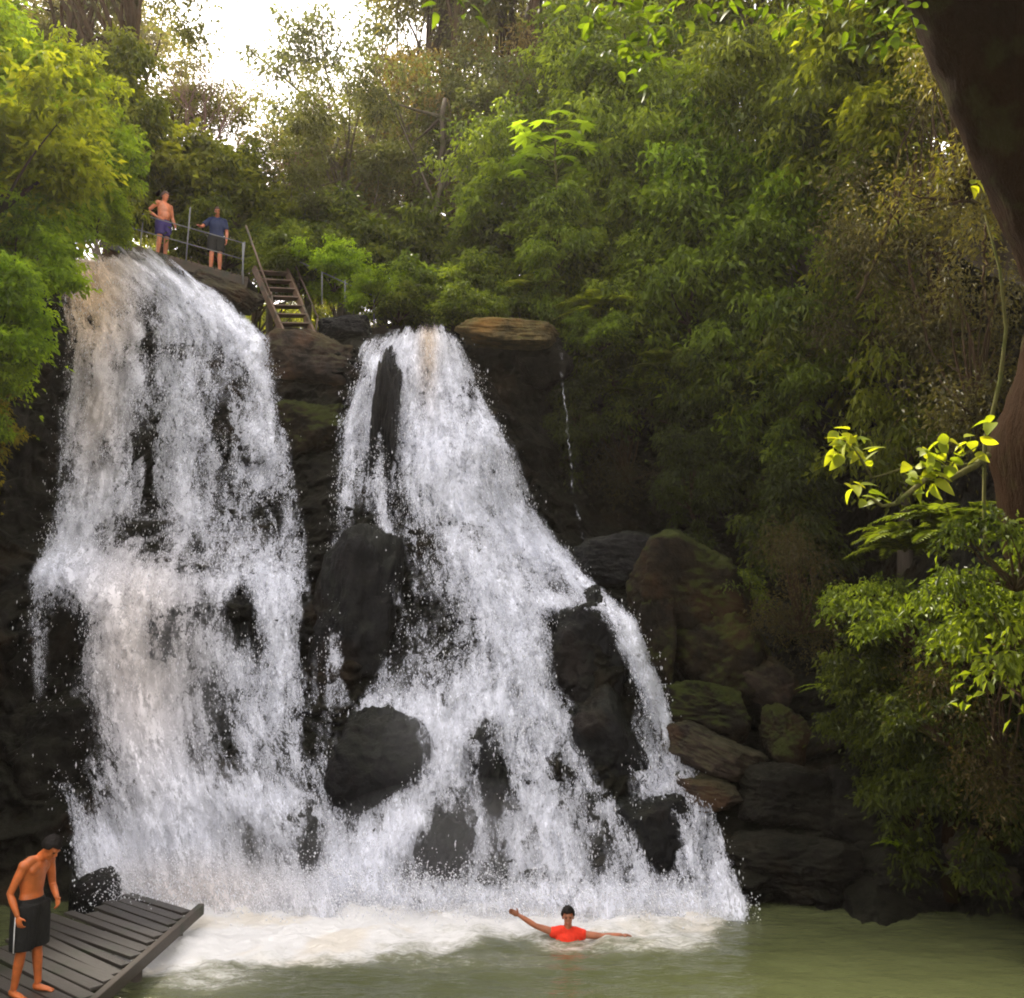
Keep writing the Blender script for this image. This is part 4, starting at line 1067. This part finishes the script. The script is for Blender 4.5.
lime_branch([([(988, 455, 10.9), (975, 466, 10.8), (945, 482, 10.6), (925, 480, 10.5), (895, 504, 10.4), (882, 506, 10.4), (868, 496, 10.4)], .045),
             ([(985, 462, 10.8), (950, 467, 10.8), (905, 468, 10.9), (872, 478, 11.0), (855, 452, 11.1)], .022),
             ([(872, 478, 11.), (862, 460, 11.), (848, 440, 11.1)], .018), ([(895, 504, 10.4), (903, 492, 10.3)], .014), ([(945, 482, 10.6), (955, 460, 10.5), (980, 445, 10.4)], .016)],
            0, .21, 31, 'low_branch', 'leaves',
            spots=[(846, 436, 11.1, 9, .07), (842, 450, 11.1, 11, .08), (856, 436, 11., 5, .05), (868, 455, 11.1, 6, .08), (852, 482, 10.6, 3, .05), (864, 494, 10.4, 5, .06), (885, 500, 10.4, 2, .03),
                   (931, 452, 10.5, 8, .05), (948, 440, 10.5, 5, .05), (944, 464, 10.5, 3, .04), (960, 455, 10.4, 3, .04), (976, 438, 10.4, 4, .04), (978, 456, 10.4, 2, .03), (992, 420, 10.4, 3, .03), (924, 474, 10.5, 14, .09), (914, 482, 10.5, 4, .05), (970, 182, 10.4, 4, .05), (930, 482, 10.5, 4, .06)])
# high branch with leaves hanging into the top of the picture
hb = []
rr_ = np.random.default_rng(44)
for k in range(32):
    px = rr_.uniform(560, 905); hb.append((px, rr_.uniform(-40, 18) + 30 * np.exp(-((px - 640) / 45) ** 2) * rr_.uniform(0, 1.6) + 22 * np.exp(-((px - 850) / 60) ** 2) * rr_.uniform(0, 2.), 8.6 + rr_.normal(0, .3), 9, .12))
hb += [(px, py, 8.4, 14, .10) for px, py in [(635, 55), (650, 62), (628, 45), (590, 12), (672, 25), (730, 8), (435, -8), (460, -4)]]
lime_branch([([(925, -90, 10.6), (850, -70, 9.5), (740, -45, 8.8), (620, -40, 8.5), (520, -30, 8.5), (430, -35, 8.5)], .07)] + [([(px, -45, 8.7), (px - 8, -10, 8.6), (px - 12, 18, 8.5)], .012) for px in (600, 645, 700, 760, 820, 860)],
            0, .13, 33, 'high_branch', 'leaves', spots=hb, lm=LEAF_Y)
# crown above the picture, extended unseen behind and down the right bank for shade
r = np.random.default_rng(61)
cen = crown_centres(r, 620, (9.5, 8.5, 9), 61, -.95, lob=.25) + np.array([7.5, 3.5, 13.])
keepc = []
for c in cen:
    yy = max(c[1], 1.)
    y_ = proj(c[0], yy + 1., c[2] - 2.6)[1]; x_ = proj(c[0] - 2.6, yy + 1., c[2])[0]
    keepc.append((y_ < -90 or c[1] < 1. or x_ > 1150) and c[2] > (3.5 if x_ > 1150 or c[0] > 6 else 6.5) and (c[1] > 2 or abs(c[0]) > 2.5))
cen = cen[np.array(keepc)]
mbl = MB()
for c in cen[::9]: limbs(mbl, dense[-1], [c - LT0], .16, r)
link('limb', mbl.mesh('limb', BARK_R), lt)
link('crown', foliage_mesh('crown', cen - LT0, r.uniform(.7, 1.3, len(cen)), 75, .26, .12, LEAF, r, .3, .6), lt)

# hanging lianas and thin stems on the right bank
def liana(pl, r0, label, mat=BARK_D):
    q = [P(*k) for k in pl]; b = q[-1]
    mb = MB(); arr = np.array([k - b for k in q]); t = np.linspace(0, len(arr) - 1, 24)
    arr = np.stack([np.interp(t, np.arange(len(q)), arr[:, c]) for c in range(3)], -1) + rng.normal(0, .015, (24, 3))
    mb.tube(arr, r0, 6, True)
    tag(link('liana', mb.mesh('liana', mat), None, b), label, 'liana', 'lianas on the right bank')
liana([(905, 250, 17), (930, 350, 16.8), (975, 430, 16.5), (990, 470, 16.3)], .03, 'thin liana slanting down to the base of the leaning trunk')
liana([(985, 225, 11.6), (983, 280, 11.6), (990, 320, 11.6)], .015, 'fine dark liana hanging just left of the leaning trunk')
liana([(985, 640, 13.2), (1000, 680, 13.1), (1024, 712, 13)], .02, 'pale bent liana stem in the bush at the right frame edge', BARK_P)
liana([(775, 150, 24), (820, 145, 22), (870, 125, 20), (915, 118, 18)], .05, 'long arching liana bough reaching from the right slope')
liana([(858, 300, 17.5), (880, 250, 17.5), (910, 165, 17)], .035, 'dark bent bough behind the grey brown dry creeper')
for k, (px, t_, b_, Y, w) in enumerate([(948, 690, 900, 15.3, .13), (905, 700, 880, 15.6, .10), (996, 700, 850, 14.8, .16), (925, 705, 890, 15.6, .07)]):
    lab = ['thick reddish brown stem rising from the right bank', 'reddish brown stem left of the thick one on the right bank', 'thickest reddish brown stem near the right frame edge', 'thin reddish brown stem between two thicker ones'][k]
    q = [P(px + dx, py, Y) for dx, py in ((0, b_), (4, (t_ * .4 + b_ * .6)), (-2, t_ * .8 + b_ * .2), (3, t_ - 60))]
    mb = MB(); mb.tube([k2 - q[0] for k2 in q], [w * 1.3, w, w * .95, w * .8], 10, True, noise=.05)
    tag(link('bank_stem', mb.mesh('bank_stem', BARK_R), None, q[0]), lab, 'tree stem', 'stems on the right bank')

# ------------------------------------------------------------------ wooden landing
dk = thing('landing', 'wet grey plank landing at lower left running out beside the pool', 'landing', (-5.5, 12.4, .34))
D0 = np.array(dk.location)
def dk_p(px, py, z=.34):
    d = (P(px, py, 10) - Vector((0, 0, CAMZ))); t = (z - CAMZ) / d.z; return np.array([d.x * t, d.y * t, z])
far_l, far_r = dk_p(132, 891), dk_p(190, 909)
near_r = dk_p(84, 1000)
sdir = unit(far_l - far_r); run = near_r - far_r
npl = 13
drop_w = .93
for i in range(npl + 6):
    c = far_r + run * (i + .5) / npl
    wl = np.linalg.norm(far_l - far_r) * (1.0 if i < 2 else 1.12 if i < 5 else 1.6)
    wl *= rng.uniform(.96, 1.04)
    if i == 5: wl *= .88
    half = np.linalg.norm(run) / npl * .5
    nrmv = unit(np.cross(sdir, [0, 0, 1])); hw = abs(np.dot(run / npl, nrmv)) * .5 * (.84 if i not in (5, 8) else .66)
    mbp = MB(); tilt = rng.normal(0, .012)
    up = unit(np.array([0, 0, 1.]) + nrmv * tilt)
    mbp.box((0, 0, 0), np.array([1, 0, 0]) * wl / 2, np.array([0, 1, 0]) * hw, np.array([0, 0, 1]) * .022)
    o = link('plank', mbp.mesh('plank', PLANK, False), dk); bevelled(o, .008)
    o.location = Vector(c + sdir * wl / 2 - D0) + Vector((0, 0, -.03 + rng.normal(0, .010)))
    o.rotation_euler = (tilt, rng.normal(0, .009), math.atan2(sdir[1], sdir[0]) + rng.normal(0, .013))
# side beam and joists
rd = unit(run)
mbp = MB(); L_ = np.linalg.norm(run) * 1.4
mbp.box((0, 0, 0), (.045, 0, 0), (0, L_ / 2, 0), (0, 0, .075))
o = link('side_beam', mbp.mesh('side_beam', BEAM, False), dk); bevelled(o, .012)
o.location = Vector(far_r + rd * (L_ / 2 - .25) + np.array([.08, 0, -.065]) - D0); o.rotation_euler = (0, 0, math.atan2(rd[1], rd[0]) - PI / 2)
mbp = MB(); mbp.box((0, 0, 0), (.045, 0, 0), (0, L_ / 2, 0), (0, 0, .08))
o = link('joist', mbp.mesh('joist', BEAM, False), dk); bevelled(o, .01)
o.location = Vector(far_r + rd * (L_ / 2 - .1) + np.array([-1.15, .45, -.16]) - D0); o.rotation_euler = (0, 0, math.atan2(rd[1], rd[0]) - PI / 2)
for k in (.12, .55, .95):
    mbp = MB(); mbp.tube([(0, 0, -1.6), (0, 0, -.2)], .07, 10)
    o = link('post', mbp.mesh('post', BEAM), dk); o.location = Vector(far_r + run * k + np.array([-.02, 0, 0]) - D0)

# ------------------------------------------------------------------ footbridge and stairs
b0, b1 = np.array(P(104, 238, 25)), np.array(P(250, 279, 25))
fb = thing('footbridge', 'brown wooden footbridge with thin metal handrails above the left fall', 'footbridge', tuple(b0))
bd = b1 - b0; bu = unit(bd); bl = np.linalg.norm(bd); back = np.array([0, 1., 0])
bn = unit(np.cross(bu, back)); bn = bn if bn[2] > 0 else -bn
mbp = MB()
nb = 26
for i in range(nb):
    mbp.box(bd * (i + .5) / nb + back * .5 - bn * .03 + np.array([0, 0, rng.normal(0, .006)]), bu * bl / nb * .44, back * .62, bn * .03)
o = link('deck', mbp.mesh('deck', BRDECK, False), fb)
for yy, nm_ in ((-.06, 'front'), (1.06, 'back')):
    mbp = MB(); mbp.box(bd * .5 + back * yy - bn * .17, bu * bl * .505, back * .05, bn * .12)
    bevelled(link('girder', mbp.mesh('girder', BRDECK, False), fb), .01)
def rod(name, a, b, rad_, mat, parent, o0, seg=8):
    mb_ = MB(); mb_.tube([np.array(a) - o0, np.array(b) - o0], rad_, seg); return link(name, mb_.mesh(name, mat), parent)
for t in (.02, .26, .575, .955):
    rod('rail_post', b0 + bd * t - bn * .2, b0 + bd * t + np.array([0, 0, 1.0 if t != .575 else 1.55]), .02, METAL, fb, b0)
for h_ in (.50, .96):
    rod('handrail', b0 + np.array([0, 0, h_]), b0 + bd * .955 + np.array([0, 0, h_]), .016, METAL, fb, b0)
# slope brace under the left end
rod('brace', P(118, 244, 24.9), P(132, 262, 24.6), .03, METAL, fb, b0)

s0 = np.array(P(268, 272, 24.4))
stt = thing('stairs', 'steep wooden stairs with leaning handrails right of the footbridge', 'stairs', tuple(s0))
A0, A1 = np.array(P(254, 268, 24.6)), np.array(P(285, 338, 23.4)); B0, B1 = np.array(P(286, 270, 24.9)), np.array(P(315, 338, 23.7))
def plank_between(name, a, b, w1, w2, ref, mat, parent, o0):
    a = np.array(a) - o0; b = np.array(b) - o0; d = unit(b - a); s = unit(np.cross(d, ref)); t = np.cross(s, d)
    mb_ = MB(); mb_.box((0, 0, 0), (np.linalg.norm(b - a) / 2, 0, 0), (0, w1, 0), (0, 0, w2))
    o_ = link(name, mb_.mesh(name, mat, False), parent)
    o_.matrix_local = Matrix(((d[0], s[0], t[0], (a[0] + b[0]) / 2), (d[1], s[1], t[1], (a[1] + b[1]) / 2), (d[2], s[2], t[2], (a[2] + b[2]) / 2), (0, 0, 0, 1)))
    return bevelled(o_, .006)
plank_between('stringer', A0, A1, .035, .085, (0, 0, 1), STAIRW, stt, s0)
plank_between('stringer', B0, B1, .035, .085, (0, 0, 1), STAIRW, stt, s0)
for i in range(8):
    t = (i + .5) / 8
    plank_between('tread', A0 + (A1 - A0) * t, B0 + (B1 - B0) * t, .10, .018, (0, .2, 1), STAIRW, stt, s0)
rod('handrail', P(246, 226, 24.9), P(271, 296, 24.), .028, STAIRW, stt, s0)
rod('rail_post', P(243, 243, 24.8), P(243, 284, 24.6), .025, METAL, stt, s0)
rod('rail_post', P(271, 292, 24.05), P(275, 318, 23.8), .025, STAIRW, stt, s0)
rod('handrail', P(291, 255, 25.1), P(318, 318, 24.0), .026, STAIRW, stt, s0)
rod('rail_post', P(318, 316, 24.05), P(315, 338, 23.8), .025, STAIRW, stt, s0)
# small fence right of stairs
f0 = np.array(P(330, 300, 25))
fe = thing('fence', 'low dark metal railing beside the bright lime shrub right of the stairs', 'railing', tuple(f0))
for px, py in ((322, 272), (345, 280), (374, 296)): rod('rail_post', P(px, py, 24), P(px, py + 32, 24), .016, METAL, fe, f0)
rod('handrail', P(300, 262, 24.4), P(378, 298, 24), .016, METAL, fe, f0)

# ------------------------------------------------------------------ people
def bake(mb, name, mat, voxel, smooth_it=6):
    me = mb.mesh('tmp', None, True)
    o = bpy.data.objects.new('tmp', me); COL.objects.link(o)
    m1 = o.modifiers.new('r', 'REMESH'); m1.mode = 'VOXEL'; m1.voxel_size = voxel; m1.use_smooth_shade = True
    m2 = o.modifiers.new('s', 'SMOOTH'); m2.iterations = smooth_it; m2.factor = .5
    dg = bpy.context.evaluated_depsgraph_get(); dg.update()
    r_ = bpy.data.meshes.new_from_object(o.evaluated_get(dg)); r_.name = name
    bpy.data.objects.remove(o); bpy.data.meshes.remove(me)
    r_.materials.clear(); r_.materials.append(mat)
    return r_

def basis(f, up):
    f = unit(np.array(f, float)); l = unit(np.cross(np.array(up, float), f)); u = np.cross(f, l)
    return np.stack([f, l, u], 1)     # columns forward, left, up

def hand(mb, wrist, d, palm_n, side, curl=.5, k=1.):
    """d: direction of the hand; palm_n: where the palm faces; side: direction of the thumb"""
    d = unit(np.array(d, float)); palm_n = np.array(palm_n, float); palm_n = unit(palm_n - d * (palm_n @ d)); s = np.array(side, float); s = unit(s - d * (s @ d) - palm_n * (s @ palm_n))
    R_ = np.stack([d, s, palm_n], 1); w = np.array(wrist)
    mb.ell(w + d * .05 * k, (.055 * k, .042 * k, .018 * k), R_, 12, 8)
    for j, (o_, ln) in enumerate(((.030, .068), (.010, .078), (-.011, .072), (-.031, .056))):
        b = w + d * .085 * k + s * o_ * k; p1 = b + (d * math.cos(curl * .5) + palm_n * math.sin(curl * .5)) * ln * .45 * k
        p2 = p1 + (d * math.cos(curl * 1.3) + palm_n * math.sin(curl * 1.3)) * ln * .35 * k; p3 = p2 + (d * math.cos(curl * 2) + palm_n * math.sin(curl * 2)) * ln * .3 * k
        b2 = w + d * .04 * k + s * o_ * .6 * k
        mb.tube([b2, b, p1, p2, p3], np.array([.009, .0095, .009, .0085, .0065]) * k, 8)
    b = w + d * .025 * k + s * .028 * k; p1 = b + unit(d * .6 + s * .8 + palm_n * .2) * .04 * k; p2 = p1 + unit(d * .85 + s * .35 + palm_n * .4) * .032 * k
    mb.tube([w + d * .015 * k + s * .01 * k, b, p1, p2], np.array([.012, .013, .011, .008]) * k, 8)

def person(label, loc, rz, J, skin, hair_m, build=1., belly=0., hairstyle='short', voxel=.008):
    """J: joints in body space (x forward, y left, z up)"""
    o = thing('person', label, 'person', loc, rz)
    J = {k: np.array(v, float) for k, v in J.items()}
    Lft = np.array([0, 1., 0])
    mb = MB()
    pel, wai, che, upc, nb_ = J['pelvis'], J['waist'], J['chest'], J['upper'], J['neck']
    cr_ = pel - np.array([0, 0, .07])
    mb.tube([cr_, pel, (pel + wai) / 2, wai, (wai + che) / 2, che, upc, nb_ + (upc - nb_) * .35], np.array([.13, .165, .155, .142, .155, .168, .165, .07]) * build, 20, True, ref=Lft,
            rad2=np.array([.09, .112, .105, .095, .108, .118, .098, .06]) * build)
    if belly: mb.ell((wai + che * .35 + pel * .3) / 1.65 + np.array([.05, 0, 0]), (.12 * belly, .145, .15))
    # chest muscles / shoulder yoke
    for s in ('l', 'r'):
        sh, el, wr = J['sh_' + s], J['el_' + s], J['wr_' + s]
        mb.tube([upc + (nb_ - upc) * .35, (upc + sh) / 2 + np.array([0, 0, .03]), sh], [.06, .062, .056], 12)
        mb.ell(sh, (.060 * build, .060 * build, .062 * build))
        mb.tube([sh, sh * .6 + el * .4, el, el * .65 + wr * .35, wr], np.array([.054, .050, .038, .040, .026]) * build, 12)
        pec = che * .45 + upc * .55 + np.array([.075 * build, (.075 if s == 'l' else -.075) * build, 0]); mb.ell(pec - np.array([.022, 0, 0]), (.05, .08, .065))
        hd = J.get('hd_' + s); pn = J.get('pn_' + s); ts = J.get('ts_' + s)
        hand(mb, wr, hd if hd is not None else wr - el, pn if pn is not None else (0, -1 if s == 'l' else 1, 0), ts if ts is not None else (1, 0, 0), J.get('curl', np.array(.5)).item(), 1.0)
        hi, kn, an = J['hip_' + s], J['kn_' + s], J['an_' + s]
        mb.tube([hi, hi * .6 + kn * .4, kn, kn * .68 + an * .32, an], np.array([.088, .080, .055, .056, .036]) * build, 14)
        fd = unit(J.get('ft_' + s, np.array([1., 0, 0])))
        mb.ell(an + np.array([0, 0, -.035]) - fd * .02, (.042, .036, .045))
        mb.tube([an + np.array([0, 0, -.045]), an + fd * .09 + np.array([0, 0, -.055]), an + fd * .17 + np.array([0, 0, -.066])], [.042, .045, .028], 12, True, ref=np.cross(fd, [0, 0, 1.]), rad2=[.036, .026, .016])
        for q in range(5):
            sd = np.cross(fd, [0, 0, 1.]) * (-.034 + .017 * q)
            mb.tube([an + fd * .15 + sd + np.array([0, 0, -.068]), an + fd * (.20 - .006 * abs(q - (1 if s == 'r' else 3))) + sd + np.array([0, 0, -.074])], [.010, .008], 6)
    hc = J['head']; HB = basis(J['look'], J.get('hup', np.array([0, 0, 1.])))
    T_ = lambda x, y, z: hc + HB @ np.array([x, y, z])
    mb.tube([nb_ - (nb_ - upc) * .1, nb_ * .5 + T_(-.02, 0, -.07) * .5, T_(-.015, 0, -.05)], [.062, .055, .055], 14)
    mb.ell(hc + HB @ np.array([-.008, 0, .025]), (.096, .074, .092), HB, 20, 14)
    mb.ell(T_(.018, 0, -.045), (.068, .056, .072), HB, 16, 12)
    mb.ell(T_(.062, 0, -.092), (.026, .030, .022), HB)          # chin
    mb.tube([T_(.085, 0, .03), T_(.108, 0, -.012), T_(.092, 0, -.022)], [.010, .016, .012], 8)   # nose
    mb.ell(T_(.082, 0, .038), (.016, .055, .012), HB)           # brow
    for s in (1, -1):
        mb.ell(T_(-.005, .075 * s, -.005), (.020, .010, .032), HB)
        mb.ell(T_(.062, .036 * s, -.02), (.02, .02, .018), HB)
    mb.ell(T_(.082, 0, -.058), (.014, .026, .012), HB)
    link('body', bake(mb, 'body', skin, voxel, 4), o)
    mb = MB()
    for s in (1, -1): mb.ell(T_(.0835, .031 * s, .012), (.009, .014, .007), HB, 10, 8)
    link('eyes', mb.mesh('eyes', EYE), o)
    mb = MB(); mb.ell(T_(.094, 0, -.060), (.006, .022, .007), HB, 10, 8); link('mouth', mb.mesh('mouth', LIP), o)
    # hair cap
    mb = MB(); u = np.arange(40) / 40 * 2 * PI; v = np.linspace(0, 1, 16); Vv = []
    for vi in v:
        for ui in u:
            front = math.cos(ui)
            lim = 1.18 if front > .55 else 1.5 + .75 * (-front * .6 + .4)
            th = vi * min(lim, 2.25)
            rr = 1 + .05 * rng.normal() * (vi > .1) + .03
            Vv.append(HB @ (np.array([math.sin(th) * math.cos(ui) * .107 - .012, math.sin(th) * math.sin(ui) * .085, math.cos(th) * .105 + .03]) * rr) + hc)
    q = grid_faces(16, 40); kk = np.arange(15) * 40; wrap = np.stack([kk + 39, kk, kk + 40, kk + 79], -1)
    me = mesh_np('hair', np.array(Vv), np.concatenate([q, wrap])[:, ::-1], hair_m, True)
    h_ = link('hair', me, o)
    sm = h_.modifiers.new('Solidify', 'SOLIDIFY'); sm.thickness = .012; sm.offset = 0
    return o, J

def shorts(o, J, mat, frac, flare=1.25, build=1., voxel=.01, stripe=None):
    mb = MB(); pel, wai = J['pelvis'], J['waist']; Lft = np.array([0, 1., 0])
    mb.tube([pel * .45 + wai * .55, pel, pel - np.array([0, 0, .10])], np.array([.160, .182, .175]) * build, 20, True, ref=Lft, rad2=np.array([.118, .132, .125]) * build)
    for s in ('l', 'r'):
        hi, kn, an = J['hip_' + s], J['kn_' + s], J['an_' + s]
        end = hi + (kn - hi) * min(frac, 1.) if frac <= 1 else kn + (an - kn) * (frac - 1)
        mb.tube([hi + np.array([0, 0, .04]), hi * .5 + end * .5, end], np.array([.112, .108, .098]) * flare * build, 18)
    link('shorts', bake(mb, 'shorts', mat, voxel, 3), o)
    if stripe:
        s = stripe; hi, kn = J['hip_' + s], J['kn_' + s]; sg = -1 if s == 'r' else 1
        mb = MB(); q = np.array([.02, .125 * flare * sg * build, 0])
        mb.tube([hi + q, hi * .5 + kn * .5 + q * np.array([1, .97, 1]), hi + (kn - hi) * min(frac, 1) + q * np.array([1, .9, 1])], .006, 6)
        link('stripe', mb.mesh('stripe', CLOTH_WHITE), o)

def shirt(o, J, mat, sleeve=.6, build=1., voxel=.01, name='shirt', low=.5):
    mb = MB(); pel, wai, che, upc, nb_ = J['pelvis'], J['waist'], J['chest'], J['upper'], J['neck']; Lft = np.array([0, 1., 0])
    mb.tube([pel * low + wai * (1 - low) - np.array([0, 0, .06]), wai, (wai + che) / 2, che, upc, upc * .55 + nb_ * .45], np.array([.178, .168, .172, .184, .178, .095]) * build, 22, True, ref=Lft, rad2=np.array([.130, .124, .128, .135, .115, .078]) * build)
    for s in ('l', 'r'):
        sh, el = J['sh_' + s], J['el_' + s]; e = sh + (el - sh) * sleeve
        mb.tube([upc * .5 + nb_ * .5, (upc + sh) / 2 + np.array([0, 0, .035]), sh], [.07, .072, .070], 14)
        mb.ell(sh, (.072, .072, .074))
        if sleeve > 0: mb.tube([sh, e], [.071, .076], 14)
        pec = che * .45 + upc * .55 + np.array([.078 * build, (.07 if s == 'l' else -.07) * build, 0]); mb.ell(pec - np.array([.03, 0, 0]), (.055, .08, .075))
    link(name, bake(mb, name, mat, voxel, 3), o)

STAND = dict(pelvis=(0, 0, .95), waist=(0, 0, 1.08), chest=(.01, 0, 1.26), upper=(0, 0, 1.40), neck=(-.005, 0, 1.49), head=(.02, 0, 1.635), look=(1, 0, 0), hup=(0, 0, 1),
 sh_l=(0, .185, 1.415), sh_r=(0, -.185, 1.415), el_l=(-.02, .25, 1.13), el_r=(-.02, -.25, 1.13), wr_l=(.05, .25, .89), wr_r=(.05, -.25, .89),
 hip_l=(0, .09, .92), hip_r=(0, -.09, .92), kn_l=(.02, .10, .50), kn_r=(.02, -.10, .50), an_l=(-.02, .11, .085), an_r=(-.02, -.11, .085))

# man on the landing: head bowed, near arm hanging, far hand in front of the waist
J = dict(STAND); J.update(waist=(.0, 0, 1.08), chest=(.0, 0, 1.26), upper=(.05, 0, 1.39), neck=(.11, 0, 1.46), head=(.215, 0, 1.545), look=(.78, -.08, -.62), hup=(.62, 0, .78),
 sh_r=(.03, -.185, 1.385), el_r=(-.06, -.26, 1.11), wr_r=(.05, -.25, .88), sh_l=(.07, .175, 1.385), el_l=(.08, .23, 1.11), wr_l=(.24, .12, .99), hd_l=(.6, -.5, -.6), pn_l=(-.3, -.6, .2), ts_l=(.4, 0, .8), hd_r=(.25, .1, -1), curl=.7,
 hip_l=(0, .085, .92), hip_r=(0, -.085, .92), kn_r=(.01, -.11, .50), an_r=(-.05, -.12, .085), kn_l=(.03, .10, .50), an_l=(.06, .12, .085), ft_r=(1, -.25, 0), ft_l=(1, .1, 0))
spot = dk_p(25, 994, .33)
pm, J = person('shirtless young man in long black shorts looking down on the plank landing', tuple(spot), math.radians(-14), J, SKIN, HAIR)
shorts(pm, J, CLOTH_BK, 1.02, 1.3, stripe='r')
pm.scale = (.985,) * 3

# swimmer with arms spread, facing the camera
J = dict(STAND); J.update(look=(1, 0, -.02), sh_l=(0, .2, 1.40), sh_r=(0, -.2, 1.43), el_l=(.02, .48, 1.385), wr_l=(.03, .74, 1.40), hd_l=(0, 1, .02), pn_l=(0, 0, -1), ts_l=(1, 0, 0),
 el_r=(.02, -.45, 1.52), wr_r=(.02, -.68, 1.66), hd_r=(0, -1, .5), pn_r=(1, 0, 0), ts_r=(0, .2, 1), curl=.45)
sw = on_plane(568, 939)
po, J = person('swimmer in a red top facing us with both arms stretched out in the pool', (sw[0], sw[1], -1.34), -PI / 2, J, SKIN_D, HAIR)
shirt(po, J, CLOTH_RED, .0, 1.0, name='top')

# two men on the footbridge
def deck_pt(px, dy):
    t = (np.array(P(px, 250, 25))[0] - b0[0]) / bd[0]; q = b0 + bd * t + back * dy; return tuple(q)
J = dict(STAND); J.update(el_r=(-.14, -.36, 1.17), wr_r=(.06, -.2, 1.0), hd_r=(.6, .7, -.3), pn_r=(0, 1, 0), wr_l=(.14, .24, .93), el_l=(.0, .26, 1.14), head=(.03, 0, 1.63), look=(1, .1, -.15))
pa_, J = person('shirtless stocky man with one hand on his hip on the footbridge', deck_pt(156, .42), math.radians(-35), J, SKIN_R, HAIR_BR, 1.08, 1.0, voxel=.012); pa_.scale = (1.1,) * 3
shorts(pa_, J, CLOTH_VIOLET, .8, 1.12, 1.06, voxel=.014)
J = dict(STAND); J.update(el_r=(.05, -.36, 1.2), wr_r=(.24, -.42, 1.12), hd_r=(1, -.2, 0), pn_r=(0, 0, -1), ts_r=(0, 1, 0), look=(1, -.1, -.1))
pb_, J = person('man in a navy shirt and dark shorts standing at the footbridge handrail', deck_pt(211, .42), math.radians(-75), J, SKIN_R, HAIR_BR, 1.05, 0, voxel=.012); pb_.scale = (1.08,) * 3
shorts(pb_, J, CLOTH_BK, .85, 1.15, 1.04, voxel=.014); shirt(pb_, J, CLOTH_NAVY, .75, 1.06, voxel=.014)

# ------------------------------------------------------------------ air
hz = MB(); hz.box((0, 55, 18), (95, 0, 0), (0, 85, 0), (0, 0, 22))
m = NT('haze_air')
m.t.links.new(m.n('ShaderNodeVolumePrincipled', {'Color': (1., .93, .82, 1), 'Density': HAZE, 'Anisotropy': .45}).outputs[0], m.n('ShaderNodeOutputMaterial').inputs[1])
hzo = link('haze', hz.mesh('haze', m.m, False)); hzo['kind'] = 'stuff'
def mist(px, py, Y, r, dens):
    for k in (1., .72, .46):
        mb_ = MB(); mb_.ell((0, 0, 0), np.array(r) * k, None, 28, 18)
        m_ = NT('mist_air'); m_.t.links.new(m_.n('ShaderNodeVolumePrincipled', {'Color': (1, 1, 1, 1), 'Density': dens * .55, 'Anisotropy': .1}).outputs[0], m_.n('ShaderNodeOutputMaterial').inputs[1])
        o_ = link('mist', mb_.mesh('mist', m_.m), None, P(px, py, Y)); o_['kind'] = 'stuff'
mist(210, 850, 15.6, (2.1, 1.2, 1.4), .10)
mist(168, 690, 16.9, (1.2, .9, 2.2), .09)
mist(470, 850, 15.6, (2.6, 1.2, 1.1), .09)
mist(430, 745, 16.8, (1.2, .8, 1.0), .10)
# ------------------------------------------------------------------ light
EL, AZ = math.radians(48), math.radians(-34)
S = Vector((math.sin(AZ) * math.cos(EL), math.cos(AZ) * math.cos(EL), math.sin(EL)))
ld = bpy.data.lights.new('sun', 'SUN'); ld.energy = 4.8; ld.angle = math.radians(6); ld.color = (1, .90, .74)
lo = bpy.data.objects.new('sun', ld); COL.objects.link(lo); lo.rotation_euler = (-S).to_track_quat('-Z', 'Y').to_euler(); lo.location = (0, 0, 60)
W = bpy.data.worlds.new('World'); SC.world = W
w = NT('World', W)
sky = w.n('ShaderNodeTexSky'); sky.sky_type = 'NISHITA'; sky.sun_disc = False; sky.sun_elevation = EL; sky.sun_rotation = AZ; sky.dust_density = 4.; sky.air_density = 1.; sky.ozone_density = 1.
tc = w.n('ShaderNodeTexCoord').outputs['Generated']
cn = w.noise(tc, 1.6, 5, .5)
cloud = w.mix(w.math('ADD', w.math('MULTIPLY', w.smooth(cn, .4, .6), .35), .45), sky.outputs[0], (9.5, 8.6, 7.9, 1))
bg = w.n('ShaderNodeBackground', {'Color': cloud, 'Strength': .15})
w.t.links.new(bg.outputs[0], w.n('ShaderNodeOutputWorld').inputs[0])

cd = bpy.data.cameras.new('camera'); co = bpy.data.objects.new('camera', cd); COL.objects.link(co)
co.location = (0, 0, CAMZ); co.rotation_euler = (PI / 2 + PITCH, 0, 0)
cd.sensor_fit = 'HORIZONTAL'; cd.sensor_width = 36; cd.lens = 36 * F / 1024
cd.clip_start = .1; cd.clip_end = 1000
SC.camera = co
SC.view_settings.view_transform = 'Standard'; SC.view_settings.look = 'None'; SC.view_settings.gamma = 1; SC.view_settings.exposure = 1.66
SC.render.engine = 'CYCLES'
SC.cycles.max_bounces = 8; SC.cycles.diffuse_bounces = 3; SC.cycles.glossy_bounces = 2; SC.cycles.transmission_bounces = 4; SC.cycles.transparent_max_bounces = 24
SC.cycles.use_denoising = True
SC.cycles.filter_width = 1.9
SC.cycles.caustics_reflective = False; SC.cycles.caustics_refractive = False
